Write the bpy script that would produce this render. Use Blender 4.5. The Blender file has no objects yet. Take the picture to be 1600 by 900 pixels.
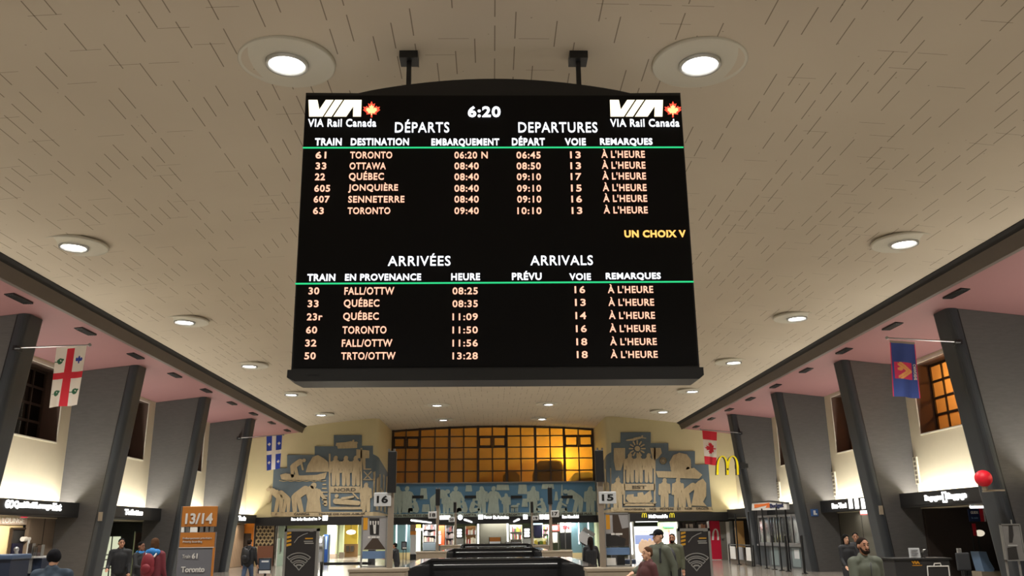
import bpy, bmesh, math, random
from mathutils import Vector, Matrix
random.seed(7)
S = bpy.context.scene
COL = S.collection
# ------------------------------------------------------------------ camera
# The hall is drawn in first-guess units worked out from image pixels (1 unit = UM metres, zero height DZ units above the floor);
# everything is scaled to metres together with the camera, keeping its view, as it is built. METRIC = True switches a section to plain metres.
UM, DZ, METRIC = .784, .49, False
def gm(p):
    p = Vector(p); return p if METRIC else Vector((p.x*UM, p.y*UM, (p.z+DZ)*UM))
def us(): return 1.0 if METRIC else UM
CAM0 = Vector((-0.1, 0.0, 1.87))
CAMM = gm(CAM0)
def camp(): return CAMM if METRIC else CAM0
YAW, PITCH, ROLL, FPX = math.radians(1.466), math.radians(15.816), math.radians(-0.7), 1340.0
f0 = Vector((math.sin(YAW), math.cos(YAW), 0)); r0 = Vector((math.cos(YAW), -math.sin(YAW), 0)); u0 = Vector((0, 0, 1))
FW = f0*math.cos(PITCH) + u0*math.sin(PITCH)
u1 = -f0*math.sin(PITCH) + u0*math.cos(PITCH)
RT = r0*math.cos(ROLL) + u1*math.sin(ROLL)
UP = -r0*math.sin(ROLL) + u1*math.cos(ROLL)
cd = bpy.data.cameras.new('camera'); cam = bpy.data.objects.new('camera', cd); COL.objects.link(cam)
M = Matrix((RT, UP, -FW)).transposed().to_4x4(); M.translation = CAMM
cam.matrix_world = M
cd.sensor_width = 36; cd.lens = FPX/1600*36; cd.clip_end = 400; cd.clip_start = .05
S.camera = cam
def ray(px, py): return (FW + RT*((px-800)/FPX) - UP*((py-450)/FPX))
def at(px, py, Y):
    r = ray(px, py); c = camp(); return c + r*((Y-c.y)/r.y)
def atX(px, py, X):
    r = ray(px, py); c = camp(); return c + r*((X-c.x)/r.x)
def atZ(px, py, Z):
    r = ray(px, py); c = camp(); return c + r*((Z-c.z)/r.z)
# ------------------------------------------------------------------ view, world, lights
S.view_settings.view_transform = 'Standard'; S.view_settings.look = 'None'
S.view_settings.gamma = 1; S.view_settings.use_curve_mapping = False
S.view_settings.exposure = 0.42
W = bpy.data.worlds.new('world'); S.world = W; W.use_nodes = True
bg = W.node_tree.nodes['Background']; bg.inputs[0].default_value = (1.0, .93, .84, 1); bg.inputs[1].default_value = .2
LAMP_W, COVE_W = 2150.0, 330.0
LAMP_C = (1.0, .97, .90)
def spot(loc, watt, col=LAMP_C, angle=125, blend=.7, radius=.3, target=None):
    l = bpy.data.lights.new('lamp_light', 'SPOT'); l.energy = watt*us()**2; l.color = col
    l.spot_size = math.radians(angle); l.spot_blend = blend; l.shadow_soft_size = radius*us()
    o = bpy.data.objects.new('lamp_light', l); COL.objects.link(o); o.location = gm(loc)
    if target is not None: o.rotation_euler = (Vector(target)-Vector(loc)).to_track_quat('-Z', 'Y').to_euler()
    return o
def area(loc, sx, sy, watt, col, d=(0, 0, -1), yax=(0, 1, 0)):
    l = bpy.data.lights.new('strip_light', 'AREA'); l.shape = 'RECTANGLE'; l.size = sx*us(); l.size_y = sy*us()
    l.energy = watt*us()**2; l.color = col
    o = bpy.data.objects.new('strip_light', l); COL.objects.link(o); o.location = gm(loc)
    z = -Vector(d).normalized(); x = Vector(yax).cross(z).normalized(); y = z.cross(x)
    o.rotation_euler = Matrix((x, y, z)).transposed().to_euler()
    return o
def point(loc, watt, col, radius=.15):
    l = bpy.data.lights.new('lamp_light', 'POINT'); l.energy = watt*us()**2; l.color = col; l.shadow_soft_size = radius*us()
    o = bpy.data.objects.new('lamp_light', l); COL.objects.link(o); o.location = gm(loc); return o
# ------------------------------------------------------------------ materials
def lin(c):
    return tuple(((v/255)/12.92 if v/255 <= .04045 else (((v/255)+.055)/1.055)**2.4) for v in c)
def nd(t, kind, **kw):
    n = t.nodes.new(kind)
    for k, v in kw.items():
        if k in n.inputs: n.inputs[k].default_value = v
        else: setattr(n, k, v)
    return n
_mc = {}
def mat(name, rgb, rough=.6, metal=0.0, noise=0.0, nscale=4.0, stretch=(1, 1, 1), bump=0.0, spec=.5):
    if name in _mc: return _mc[name]
    m = bpy.data.materials.new(name); m.use_nodes = True; t = m.node_tree
    b = t.nodes['Principled BSDF']; c = lin(rgb)
    b.inputs['Base Color'].default_value = (*c, 1); b.inputs['Roughness'].default_value = rough
    b.inputs['Metallic'].default_value = metal; b.inputs['Specular IOR Level'].default_value = spec
    if noise or bump:
        g = nd(t, 'ShaderNodeNewGeometry'); mp = nd(t, 'ShaderNodeMapping'); mp.inputs['Scale'].default_value = stretch
        n = nd(t, 'ShaderNodeTexNoise', Scale=nscale, Detail=5.0, Roughness=.65)
        t.links.new(g.outputs['Position'], mp.inputs[0]); t.links.new(mp.outputs[0], n.inputs['Vector'])
        if noise:
            mx = nd(t, 'ShaderNodeMix', data_type='RGBA')
            mx.inputs[6].default_value = (*[max(0, v*(1-noise)) for v in c], 1)
            mx.inputs[7].default_value = (*[min(1, v*(1+noise)) for v in c], 1)
            t.links.new(n.outputs[0], mx.inputs[0]); t.links.new(mx.outputs[2], b.inputs['Base Color'])
        if bump:
            bp = nd(t, 'ShaderNodeBump', Strength=bump, Distance=.02)
            t.links.new(n.outputs[0], bp.inputs['Height']); t.links.new(bp.outputs[0], b.inputs['Normal'])
    _mc[name] = m; return m
def emi(name, rgb, strength, linear=False):
    if name in _mc: return _mc[name]
    m = bpy.data.materials.new(name); m.use_nodes = True; t = m.node_tree
    b = t.nodes['Principled BSDF']; c = rgb if linear else lin(rgb)
    b.inputs['Base Color'].default_value = (.02, .02, .02, 1)
    b.inputs['Emission Color'].default_value = (*c, 1); b.inputs['Emission Strength'].default_value = strength
    _mc[name] = m; return m
def glassmat(name, tint, gloss=.12, transl=0.0, rough=.03):
    if name in _mc: return _mc[name]
    m = bpy.data.materials.new(name); m.use_nodes = True; t = m.node_tree; t.nodes.clear()
    out = nd(t, 'ShaderNodeOutputMaterial'); tr = nd(t, 'ShaderNodeBsdfTransparent'); tr.inputs[0].default_value = (*tint, 1)
    gl = nd(t, 'ShaderNodeBsdfGlossy', Roughness=rough); mx = nd(t, 'ShaderNodeMixShader'); mx.inputs[0].default_value = gloss
    src = tr
    if transl:
        tl = nd(t, 'ShaderNodeBsdfTranslucent'); tl.inputs[0].default_value = (*tint, 1)
        m2 = nd(t, 'ShaderNodeMixShader'); m2.inputs[0].default_value = transl
        t.links.new(tr.outputs[0], m2.inputs[1]); t.links.new(tl.outputs[0], m2.inputs[2]); src = m2
    t.links.new(src.outputs[0], mx.inputs[1]); t.links.new(gl.outputs[0], mx.inputs[2]); t.links.new(mx.outputs[0], out.inputs[0])
    _mc[name] = m; return m
# ------------------------------------------------------------------ mesh building
class MB:
    def __init__(s): s.b = bmesh.new(); s.mi = 0
    def _tag(s, fs):
        for f in fs: f.material_index = s.mi
    def box(s, c, d, rot=None, bevel=0):
        r = bmesh.ops.create_cube(s.b, size=1)
        mx = Matrix.Translation(c) @ (rot.to_4x4() if rot else Matrix()) @ Matrix.Diagonal((*d, 1))
        bmesh.ops.transform(s.b, matrix=mx, verts=r['verts'])
        fs = list({f for v in r['verts'] for f in v.link_faces}); s._tag(fs)
        if bevel:
            es = list({e for v in r['verts'] for e in v.link_edges})
            rr = bmesh.ops.bevel(s.b, geom=es, offset=bevel, segments=2, affect='EDGES', profile=.5); s._tag(rr['faces'])
        return s
    def b2(s, x0, x1, y0, y1, z0, z1, bevel=0):
        return s.box(((x0+x1)/2, (y0+y1)/2, (z0+z1)/2), (abs(x1-x0), abs(y1-y0), abs(z1-z0)), bevel=bevel)
    def cyl(s, p0, p1, r0, r1=None, n=16):
        p0, p1 = Vector(p0), Vector(p1); r1 = r0 if r1 is None else r1
        d = p1-p0; q = d.to_track_quat('Z', 'Y').to_matrix().to_4x4()
        r = bmesh.ops.create_cone(s.b, cap_ends=True, segments=n, radius1=r0, radius2=r1, depth=d.length)
        bmesh.ops.transform(s.b, matrix=Matrix.Translation((p0+p1)/2) @ q, verts=r['verts'])
        s._tag({f for v in r['verts'] for f in v.link_faces}); return s
    def sph(s, c, rad, sc=(1, 1, 1), u=20, v=12, rot=None):
        r = bmesh.ops.create_uvsphere(s.b, u_segments=u, v_segments=v, radius=rad)
        mx = Matrix.Translation(c) @ (rot.to_4x4() if rot else Matrix()) @ Matrix.Diagonal((*sc, 1))
        bmesh.ops.transform(s.b, matrix=mx, verts=r['verts'])
        fs = {f for q in r['verts'] for f in q.link_faces}; s._tag(fs)
        for f in fs: f.smooth = True
        return s
    def lathe(s, prof, c, n=40, axis='z'):
        rings = []
        for (r, z) in prof:
            ring = []
            for k in range(n):
                a = 2*math.pi*k/n
                ring.append(s.b.verts.new((c[0]+r*math.cos(a), c[1]+r*math.sin(a), c[2]+z)))
            rings.append(ring)
        for a, b in zip(rings, rings[1:]):
            for k in range(n):
                f = s.b.faces.new((a[k], a[(k+1) % n], b[(k+1) % n], b[k])); f.material_index = s.mi; f.smooth = True
        return s
    def tube(s, pts, r, n=8, closed=False):
        pts = [Vector(p) for p in pts]
        for a, b in zip(pts, pts[1:]+([pts[0]] if closed else [])): 
            if (b-a).length > 1e-5: s.cyl(a, b, r, n=n)
        for p in (pts if closed else pts[1:-1]): s.sph(p, r, u=8, v=6)
        return s
    def prism(s, poly, O, U, V, depth, hole=None):
        """polygon (u,v) in plane O,U,V, extruded by depth vector"""
        O, U, V, D = Vector(O), Vector(U), Vector(V), Vector(depth)
        a = [s.b.verts.new(O+U*p[0]+V*p[1]) for p in poly]
        f = s.b.faces.new(a); f.material_index = s.mi
        r = bmesh.ops.extrude_face_region(s.b, geom=[f])
        vs = [e for e in r['geom'] if isinstance(e, bmesh.types.BMVert)]
        bmesh.ops.translate(s.b, vec=D, verts=vs)
        fs = {q for v in a+vs for q in v.link_faces}; s._tag(fs)
        return s
    def grid(s, fn, nu, nv, mfn=None, smooth=True):
        vs = [[s.b.verts.new(fn(i/nu, j/nv)) for j in range(nv+1)] for i in range(nu+1)]
        for i in range(nu):
            for j in range(nv):
                f = s.b.faces.new((vs[i][j], vs[i+1][j], vs[i+1][j+1], vs[i][j+1])); f.smooth = smooth
                f.material_index = mfn((i+.5)/nu, (j+.5)/nv) if mfn else s.mi
        return s
    def quadtxt(s, me, mx):
        n0 = len(s.b.verts); s.b.from_mesh(me); s.b.verts.ensure_lookup_table()
        vs = s.b.verts[n0:]; bmesh.ops.transform(s.b, matrix=mx, verts=list(vs))
        for f in {f for v in vs for f in v.link_faces}: f.material_index = s.mi
        return s
    def build(s, name, m, parent=None, label=None, smooth=None, recalc=True):
        if recalc: bmesh.ops.recalc_face_normals(s.b, faces=s.b.faces)
        me = bpy.data.meshes.new(name)
        if not METRIC: bmesh.ops.transform(s.b, matrix=Matrix.Diagonal((UM, UM, UM, 1)) @ Matrix.Translation((0, 0, DZ)), verts=s.b.verts)
        if parent is not None:
            mw = Matrix.Translation(-wloc(parent)); bmesh.ops.transform(s.b, matrix=mw, verts=s.b.verts)
        s.b.to_mesh(me); s.b.free()
        for q in (m if isinstance(m, (list, tuple)) else [m]): me.materials.append(q)
        if smooth:
            for p in me.polygons: p.use_smooth = True
        o = bpy.data.objects.new(name, me); COL.objects.link(o)
        if parent is not None: o.parent = parent
        if label: o['label'] = label
        return o
def wloc(o):
    v = Vector((0, 0, 0))
    while o is not None: v += Vector(o.location); o = o.parent
    return v
def thing(name, label, cat, loc=(0, 0, 0), group=None):
    o = bpy.data.objects.new(name, None); COL.objects.link(o); o.location = gm(loc); o.empty_display_size = .2
    o['label'] = label; o['category'] = cat
    if group: o['group'] = group
    return o
def tag(o, label, cat, group=None):
    o['label'] = label; o['category'] = cat
    if group: o['group'] = group
    return o
def struct(name, mb, m, parent=None, label=None, smooth=None):
    o = mb.build(name, m, parent, label, smooth=smooth)
    if parent is None: o['kind'] = 'structure'
    return o
TMP = bpy.data.scenes.new('workbench')
def evaluated(o):
    with bpy.context.temp_override(scene=TMP, view_layer=TMP.view_layers[0]):
        dg = bpy.context.evaluated_depsgraph_get(); return bpy.data.meshes.new_from_object(o.evaluated_get(dg))
_tc = {}
SPACING = 1.0
def textmesh(t, bold=0.0, ext=.02):
    k = (t, bold, ext, SPACING)
    if k in _tc: return _tc[k]
    c = bpy.data.curves.new('txt', 'FONT'); c.body = t; c.size = 1; c.extrude = ext; c.offset = bold; c.resolution_u = 3; c.space_character = SPACING
    o = bpy.data.objects.new('txt', c); TMP.collection.objects.link(o)
    me = evaluated(o)
    bpy.data.objects.remove(o)
    xs = [v.co.x for v in me.vertices]; ys = [v.co.y for v in me.vertices]
    _tc[k] = (me, min(xs), max(xs), min(ys), max(ys)); return _tc[k]
def add_text(mb, t, O, U, V, w, h, bold=.02, depth=.01):
    """text fitted into the w x h box whose lower left corner is O (U right, V up, unit vectors)"""
    me, x0, x1, y0, y1 = textmesh(t, bold)
    U, V = Vector(U).normalized(), Vector(V).normalized(); N = U.cross(V)
    sx = w/(x1-x0); sy = h/(y1-y0) if h else sx
    R = Matrix((U, V, N)).transposed().to_4x4()
    mx = Matrix.Translation(Vector(O)) @ R @ Matrix.Diagonal((sx, sy, depth/.02, 1)) @ Matrix.Translation((-x0, -y0, 0))
    return mb.quadtxt(me, mx)
def inpoly(x, y, P):
    c = False; j = len(P)-1
    for i in range(len(P)):
        if (P[i][1] > y) != (P[j][1] > y) and x < (P[j][0]-P[i][0])*(y-P[i][1])/(P[j][1]-P[i][1])+P[i][0]: c = not c
        j = i
    return c
_half = [(0, 1), (.09, .80), (.21, .86), (.155, .55), (.30, .70), (.345, .615), (.50, .64), (.44, .485), (.52, .44), (.285, .235), (.31, .135), (.045, .175), (.045, -.05)]
LEAF = _half + [(-x, y) for x, y in reversed(_half[1:])]          # maple leaf, width about 1, height 1
# ------------------------------------------------------------------ shared materials
m_black = mat('black_metal', (24, 25, 27), .45)
m_dark = mat('dark_grey', (48, 48, 50), .6)
m_white = mat('white_paint', (225, 225, 222), .5)
m_signw = emi('sign_white_light', (1, .99, .96), 2.6, True)
m_cream = mat('cream_plaster', (210, 201, 176), .75, noise=.06, nscale=1.5)
m_cream2 = mat('end_wall_plaster', (192, 181, 144), .75, noise=.06, nscale=1.5)
m_conc = mat('grey_pillar_concrete', (84, 82, 81), .8, noise=.22, nscale=6, stretch=(.6, .6, 3), bump=.15)
m_nose = mat('pillar_cladding', (58, 62, 67), .45, noise=.12, nscale=5, stretch=(1, 1, .3), metal=.3)
m_pink = mat('pink_soffit_paint', (138, 98, 98), .7, noise=.05, nscale=.6)
m_beam = mat('brown_fascia', (88, 78, 70), .6, noise=.1, nscale=3)
m_groove = mat('dark_groove', (30, 27, 25), .8)
m_wood = mat('dark_window_wood', (52, 38, 28), .5)
m_reveal = mat('brown_reveal', (92, 74, 64), .7)
m_steel = mat('brushed_steel', (150, 150, 150), .3, metal=.9)
m_stone = mat('beige_stone', (150, 138, 120), .6, noise=.1, nscale=8)
m_taupe = mat('taupe_panel', (120, 106, 92), .7, noise=.06, nscale=3)
m_granite = mat('dark_granite', (36, 36, 38), .25, noise=.3, nscale=30)
m_coping = mat('polished_coping', (60, 58, 56), .1)
m_screen = mat('display_black', (5, 5, 8), .5, spec=.2)
# ------------------------------------------------------------------ structure
VH, VK = 11.05, .0044
def vault(x): return VH - VK*x*x
def ceiling_material():
    m = bpy.data.materials.new('acoustic_ceiling_tiles'); m.use_nodes = True; t = m.node_tree
    b = t.nodes['Principled BSDF']; b.inputs['Roughness'].default_value = .85
    g = nd(t, 'ShaderNodeNewGeometry'); sx = nd(t, 'ShaderNodeSeparateXYZ'); t.links.new(g.outputs['Position'], sx.inputs[0])
    def mth(op, a, bb=None, c=None):
        n = nd(t, 'ShaderNodeMath', operation=op)
        for i, v in enumerate((a, bb, c)):
            if v is None: continue
            if isinstance(v, (int, float)): n.inputs[i].default_value = v
            else: t.links.new(v, n.inputs[i])
        return n.outputs[0]
    def dashes(across, along, pitch, length, keep, halfw, seed):
        a = mth('DIVIDE', across, pitch); ia = mth('ROUND', a); fa = mth('ABSOLUTE', mth('SUBTRACT', a, ia))
        line = mth('LESS_THAN', fa, halfw/pitch)
        off = mth('MULTIPLY', mth('FRACT', mth('MULTIPLY', ia, .381)), length)
        l = mth('DIVIDE', mth('ADD', along, off), length); il = mth('FLOOR', l); fl = mth('FRACT', l)
        seg = mth('MULTIPLY', mth('GREATER_THAN', fl, .12), mth('LESS_THAN', fl, .88))
        cv = nd(t, 'ShaderNodeCombineXYZ'); t.links.new(ia, cv.inputs[0]); t.links.new(il, cv.inputs[1]); cv.inputs[2].default_value = seed
        wn = nd(t, 'ShaderNodeTexWhiteNoise', noise_dimensions='3D'); t.links.new(cv.outputs[0], wn.inputs['Vector'])
        k = mth('LESS_THAN', wn.outputs['Value'], keep)
        return mth('MULTIPLY', mth('MULTIPLY', line, seg), k)
    d1 = dashes(sx.outputs[0], sx.outputs[1], .305, .92, .5, .009, 1.0)
    d2 = mth('MULTIPLY', dashes(sx.outputs[1], sx.outputs[0], .46, .61, .16, .007, 5.0), .55)
    vo = nd(t, 'ShaderNodeTexVoronoi', Scale=3.2); t.links.new(g.outputs['Position'], vo.inputs['Vector'])
    d3 = mth('MULTIPLY', mth('LESS_THAN', vo.outputs['Distance'], .045), .5)
    tot = mth('MINIMUM', mth('ADD', mth('ADD', mth('MULTIPLY', d1, .72), d2), d3), 1.0)
    n = nd(t, 'ShaderNodeTexNoise', Scale=.35, Detail=3.0); t.links.new(g.outputs['Position'], n.inputs['Vector'])
    base = nd(t, 'ShaderNodeMix', data_type='RGBA'); base.inputs[6].default_value = (*lin((188, 177, 160)), 1); base.inputs[7].default_value = (*lin((204, 193, 175)), 1)
    t.links.new(n.outputs[0], base.inputs[0])
    mx = nd(t, 'ShaderNodeMix', data_type='RGBA'); t.links.new(tot, mx.inputs[0]); t.links.new(base.outputs[2], mx.inputs[6])
    mx.inputs[7].default_value = (*lin((96, 82, 64)), 1); t.links.new(mx.outputs[2], b.inputs['Base Color']); return m
m_ceil = ceiling_material()
YB, YE = -14.0, 69.0
c = MB(); c.grid(lambda u, v: (-14.8+29.6*u, YB+(78.3-YB)*v, vault(-14.8+29.6*u)), 40, 4)
c.grid(lambda u, v: (-14.8+29.6*u, YB+(78.3-YB)*v, vault(-14.8+29.6*u)+.3), 40, 4)
struct('ceiling', c, m_ceil, label='gently vaulted beige ceiling with short dash grooves')
m_floor = mat('dark_terrazzo_floor', (138, 131, 122), .16, noise=.14, nscale=22)
METRIC = True                                   # floor in metres, left open over the three track stairs
GY = [18.5, 34.3, 50.4]
WELLS = []
for (Y0, Y1, pl_, pr_, yt_) in ((GY[0], 25.6, 636, 916, 889), (GY[1], 41.2, 697, 847, 862), (GY[2], 57.0, 719, 832, 852.5)):
    WELLS.append((at(pl_, yt_, Y0).x, at(pr_, yt_, Y0).x, Y0+.6, Y1-.25))
fl = MB(); ya = -11.0
for (xl, xr, y0, y1) in WELLS:
    fl.b2(-20.5, 20.5, ya, y0, -.2, 0).b2(-20.5, xl, y0, y1, -.2, 0).b2(xr, 20.5, y0, y1, -.2, 0); ya = y1
fl.b2(-20.5, 20.5, ya, 81.5, -.2, 0); struct('floor', fl, m_floor, label='dark polished terrazzo floor')
METRIC = False
SO_X0, SO_Z0, SO_X1, SO_Z1 = 15.15, 9.62, 19.3, 9.15           # soffit inner / outer edge
for sgn, nm in ((-1, 'left'), (1, 'right')):
    o = MB(); 
    o.prism([(sgn*SO_X0, SO_Z0), (sgn*20.4, SO_Z0-(20.4-SO_X0)*.115), (sgn*20.4, SO_Z0+.4), (sgn*SO_X0, SO_Z0+.5)], (0, YB, 0), (1, 0, 0), (0, 0, 1), (0, YE-YB, 0))
    struct('ceiling_soffit_'+nm, o, m_pink, label='pink painted lower side ceiling')
    z8 = vault(14.8)
    g = MB(); g.prism([(sgn*14.78, z8+.25), (sgn*14.78, z8-.02), (sgn*14.98, z8-.16), (sgn*15.3, z8-.16), (sgn*15.3, z8+.25)], (0, YB, 0), (1, 0, 0), (0, 0, 1), (0, YE-YB, 0))
    struct('trim_'+('1' if sgn < 0 else '2'), g, m_groove)
    g = MB(); g.prism([(sgn*14.97, z8-.15), (sgn*15.14, z8-.55), (sgn*15.22, SO_Z0-.03), (sgn*15.6, SO_Z0-.03), (sgn*15.6, z8-.15)], (0, YB, 0), (1, 0, 0), (0, 0, 1), (0, YE-YB, 0))
    struct('trim_'+('3' if sgn < 0 else '4'), g, m_beam)
FINS = [29.7, 39.45, 49.2, 58.95]; FT = 1.2
BAYS = [(20.0, 29.7), (30.9, 39.45), (40.65, 49.2), (50.4, 58.95), (60.15, 69.0)]
# side walls: thick, with window openings; storefront band below stays open
WIN = [(a+1.25, b-.95) for a, b in BAYS]
for sgn, nm in ((-1, 'left'), (1, 'right')):
    w = MB(); X0, X1 = sgn*19.2, sgn*20.15
    w.b2(X0, X1, YB, YE+.6, 2.62, 5.84)
    e = [YB]+[v for a, b in WIN for v in (a, b)]+[YE+.6]
    for k in range(0, len(e), 2): w.b2(X0, X1, e[k], e[k+1], 5.84, 9.3)
    for a, b in WIN: w.b2(X0, X1, a, b, 9.0, 9.3)
    struct('wall_'+nm, w, m_cream, label='cream upper side wall with deep window openings')
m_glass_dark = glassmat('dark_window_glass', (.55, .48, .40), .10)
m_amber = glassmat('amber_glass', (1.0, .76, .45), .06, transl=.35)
m_edge = mat('pale_window_edge', (215, 210, 195), .5)
wn = 0
for sgn in (-1, 1):
    for (a, b) in WIN:
        wn += 1; X0, X1 = sgn*19.2, sgn*20.15
        fr = MB(); fr.b2(X0+sgn*.02, X1, a, a+.04, 5.84, 9.0).b2(X0+sgn*.02, X1, b-.04, b, 5.84, 9.0).b2(X0+sgn*.02, X1, a, b, 5.84, 5.88).b2(X0+sgn*.02, X1, a, b, 8.96, 9.0)
        f = struct('window_%d' % wn, fr, m_reveal)
        ed = MB(); ed.b2(X0-sgn*.03, X0+sgn*.02, a-.02, b+.02, 8.94, 9.06).b2(X0-sgn*.02, X0+sgn*.02, b-.02, b+.04, 5.84, 9.0).b2(X0-sgn*.03, X0+sgn*.02, a, b, 5.80, 5.86)
        ed.build('window_edge', m_edge, f)
        gr = MB(); n = 6; xg = X1-sgn*.12
        for k in range(n+1):
            y = a+.08+(b-a-.16)*k/n; gr.b2(xg-.06, xg+.06, y-(.07 if k % 2 == 0 else .04), y+(.07 if k % 2 == 0 else .04), 5.88, 8.96)
        for k in range(5):
            z = 5.94+(8.9-5.94)*k/4; gr.b2(xg-.05, xg+.05, a+.05, b-.05, z-.05, z+.05)
        gr.build('window_grid', m_wood, f)
        gp = MB(); gp.b2(xg+sgn*.01-.005, xg+sgn*.01+.005, a+.06, b-.06, 5.9, 8.94)
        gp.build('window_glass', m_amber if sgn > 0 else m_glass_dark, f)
# added closed backdrop boxes that keep world light out of the side windows
m_ext = mat('backdrop_brown', (150, 120, 90), .9, noise=.2, nscale=.8)
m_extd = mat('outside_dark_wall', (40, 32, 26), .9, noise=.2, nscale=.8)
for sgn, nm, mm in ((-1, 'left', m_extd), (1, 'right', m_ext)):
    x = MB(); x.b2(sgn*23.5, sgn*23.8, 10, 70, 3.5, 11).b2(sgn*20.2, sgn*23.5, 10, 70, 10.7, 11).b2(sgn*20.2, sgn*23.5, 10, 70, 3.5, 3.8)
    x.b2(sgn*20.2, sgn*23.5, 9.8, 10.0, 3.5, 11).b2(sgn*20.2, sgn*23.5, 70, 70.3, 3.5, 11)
    struct('wall_backdrop_'+nm, x, mm)
point((21.8, 36.0, 8.3), 260, (1, .62, .27), .3); point((22.4, 47.0, 7.6), 60, (1, .55, .25), .3)
point((-22.3, 33, 7.6), 10, (1, .7, .4), .3)
# pillars
def fin(sgn, y0, label):
    t = thing('leaning_pillar', label, 'pillar', (sgn*18.3, y0+FT/2, -DZ), 'leaning pillars along the hall')
    def nx(z): return 17.45-(17.45-16.42)*(z/9.46)
    web = MB(); zt = SO_Z0-(16.42-SO_X0)*.115
    web.prism([(sgn*(17.5+.30), -DZ), (sgn*19.25, -DZ), (sgn*19.25, SO_Z0-(19.25-SO_X0)*.115-.01), (sgn*(16.42+.30), zt-.045)], (0, y0, 0), (1, 0, 0), (0, 0, 1), (0, FT, 0))
    web.build('pillar_slab', m_conc, t)
    ns = MB(); R = .24
    prof = [(.31, .0)]+[(.26-.26*math.sin(q*math.pi/12)+.0, .02+R-R*math.cos(q*math.pi/12)) for q in range(7)]
    prof = [(.32, -.015), (.24, -.015)]+[(R*(1-math.sin(q*math.pi/12)), -.015+R*(1-math.cos(q*math.pi/12))) for q in range(1, 7)]
    prof += [(a, FT-b+.0) for a, b in reversed(prof)]
    lo, hi = [], []
    for a, b in prof:
        lo.append(ns.b.verts.new((sgn*(17.5+a), y0+b, -DZ))); hi.append(ns.b.verts.new((sgn*(16.42+a), y0+b, zt-a*.115-.005)))
    for i in range(len(prof)):
        j = (i+1) % len(prof); ns.b.faces.new((lo[i], lo[j], hi[j], hi[i]))
    ns.b.faces.new(lo); ns.b.faces.new(hi)
    ns.build('pillar_nose', m_nose, t, label='smooth dark rounded front edge')
    st = MB(); st.prism([(sgn*(17.5+.34), -DZ), (sgn*(17.5+.37), -DZ), (sgn*(16.42+.37), zt-.08), (sgn*(16.42+.34), zt-.08)], (0, y0-.01, 0), (1, 0, 0), (0, 0, 1), (0, .03, 0))
    st.build('joint_strip', m_black, t)
    return t
FL = {-1: ['leaning grey pillar cut by the left picture edge beside the red cross flag', 'leaning grey pillar on the left just behind the red cross flag', 'leaning grey pillar above the orange track sign on the left', 'farthest leaning grey pillar on the left beside the blue cross flag'],
      1: ['leaning grey pillar cut by the right picture edge, carrying the red globe', 'leaning grey pillar on the right behind the navy flag', 'leaning grey pillar on the right with a small blue sign on its face', 'farthest leaning grey pillar on the right, carrying the yellow arches']}
for sgn in (-1, 1):
    for k, y in enumerate(FINS): fin(sgn, y, FL[sgn][k])
# lintels with cove light behind them
m_lint = mat('black_lintel', (34, 34, 35), .45, noise=.1, nscale=3)
k = 4
for sgn in (-1, 1):
    for (a, b) in BAYS:
        k += 1; l = MB()
        l.b2(sgn*18.3, sgn*18.36, a+.01, b-.01, 2.72, 3.28); l.b2(sgn*18.3, sgn*19.2, a+.01, b-.01, 2.66, 2.74); l.b2(sgn*18.36, sgn*18.55, a+.01, b-.01, 3.22, 3.28)
        struct('trim_%d' % k, l, m_lint, label='black sign lintel hiding an uplight')
        area((sgn*18.88, (a+b)/2, 2.90), .3, b-a-.3, COVE_W, (1, .95, .84), (sgn*.08, 0, 1))
# ------------------------------------------------------------------ end wall, recess, end window
def wing(sgn):
    path = [(19.3, 69.0), (9.9, 69.0)]+[(9.1+.8*(1-math.sin(q*math.pi/16)), 69.0+.8*(1-math.cos(q*math.pi/16))) for q in range(1, 9)]+[(9.1, 78.2)]
    back = [(9.5, 78.2), (9.5, 70.4), (10.2, 69.5), (19.3, 69.5)]
    w = MB(); w.prism([(sgn*x, y) for x, y in path+back], (0, 0, 3.08), (1, 0, 0), (0, 1, 0), (0, 0, 8.2))
    return w
struct('wall_end_left', wing(-1), m_cream2); struct('wall_end_right', wing(1), m_cream2)
w = MB(); w.b2(-9.2, 9.2, 78.0, 78.3, 3.05, 6.02); struct('wall_end', w, m_cream2)
l = MB(); l.b2(-9.1, 9.1, 77.6, 78.0, 2.5, 3.1); struct('trim_20', l, m_lint)
for sgn, q in ((-1, 21), (1, 22)):
    l = MB(); l.b2(sgn*9.3, sgn*18.3, 68.85, 69.25, 2.46, 3.1); struct('trim_%d' % q, l, m_lint)
    l = MB(); l.b2(sgn*9.1, sgn*9.45, 69.3, 77.6, 2.5, 3.1); struct('trim_%d' % (q+2), l, m_lint)
    l = MB(); l.b2(sgn*9.1, sgn*9.6, 68.9, 69.5, -DZ, 2.46); struct('trim_%d' % (q+4), l, m_dark, label='dark pier at the mouth of the end recess')
YW = 77.95
xs = [at(x, 715, YW).x for x in (613.5, 634, 655.6, 679.4, 702, 724.5, 747, 769.6, 791.6, 814, 836.7, 860, 882, 904.5, 927)]
zs = [at(770, y, YW).z for y in (754, 736, 717, 699, 681.6)]
fr = MB()
for i, x in enumerate(xs):
    h = .11 if i % 2 == 0 else .055; fr.b2(x-h, x+h, YW-.09, YW+.09, 6.0, vault(x)+.02)
for j, z in enumerate(zs): fr.b2(xs[0], xs[-1], YW-.07, YW+.07, z-(.05 if j else .1), z+.05)
for i in range(14):
    a, b = xs[i], xs[i+1]; za, zb = vault(a)-.02, vault(b)-.02
    fr.prism([(a, za), (b, zb), (b, zb-.16), (a, za-.16)], (0, YW-.1, 0), (1, 0, 0), (0, 0, 1), (0, .2, 0))
wf = struct('window_11', fr, m_wood, label='wide amber gridded window closing the end of the hall')
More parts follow.
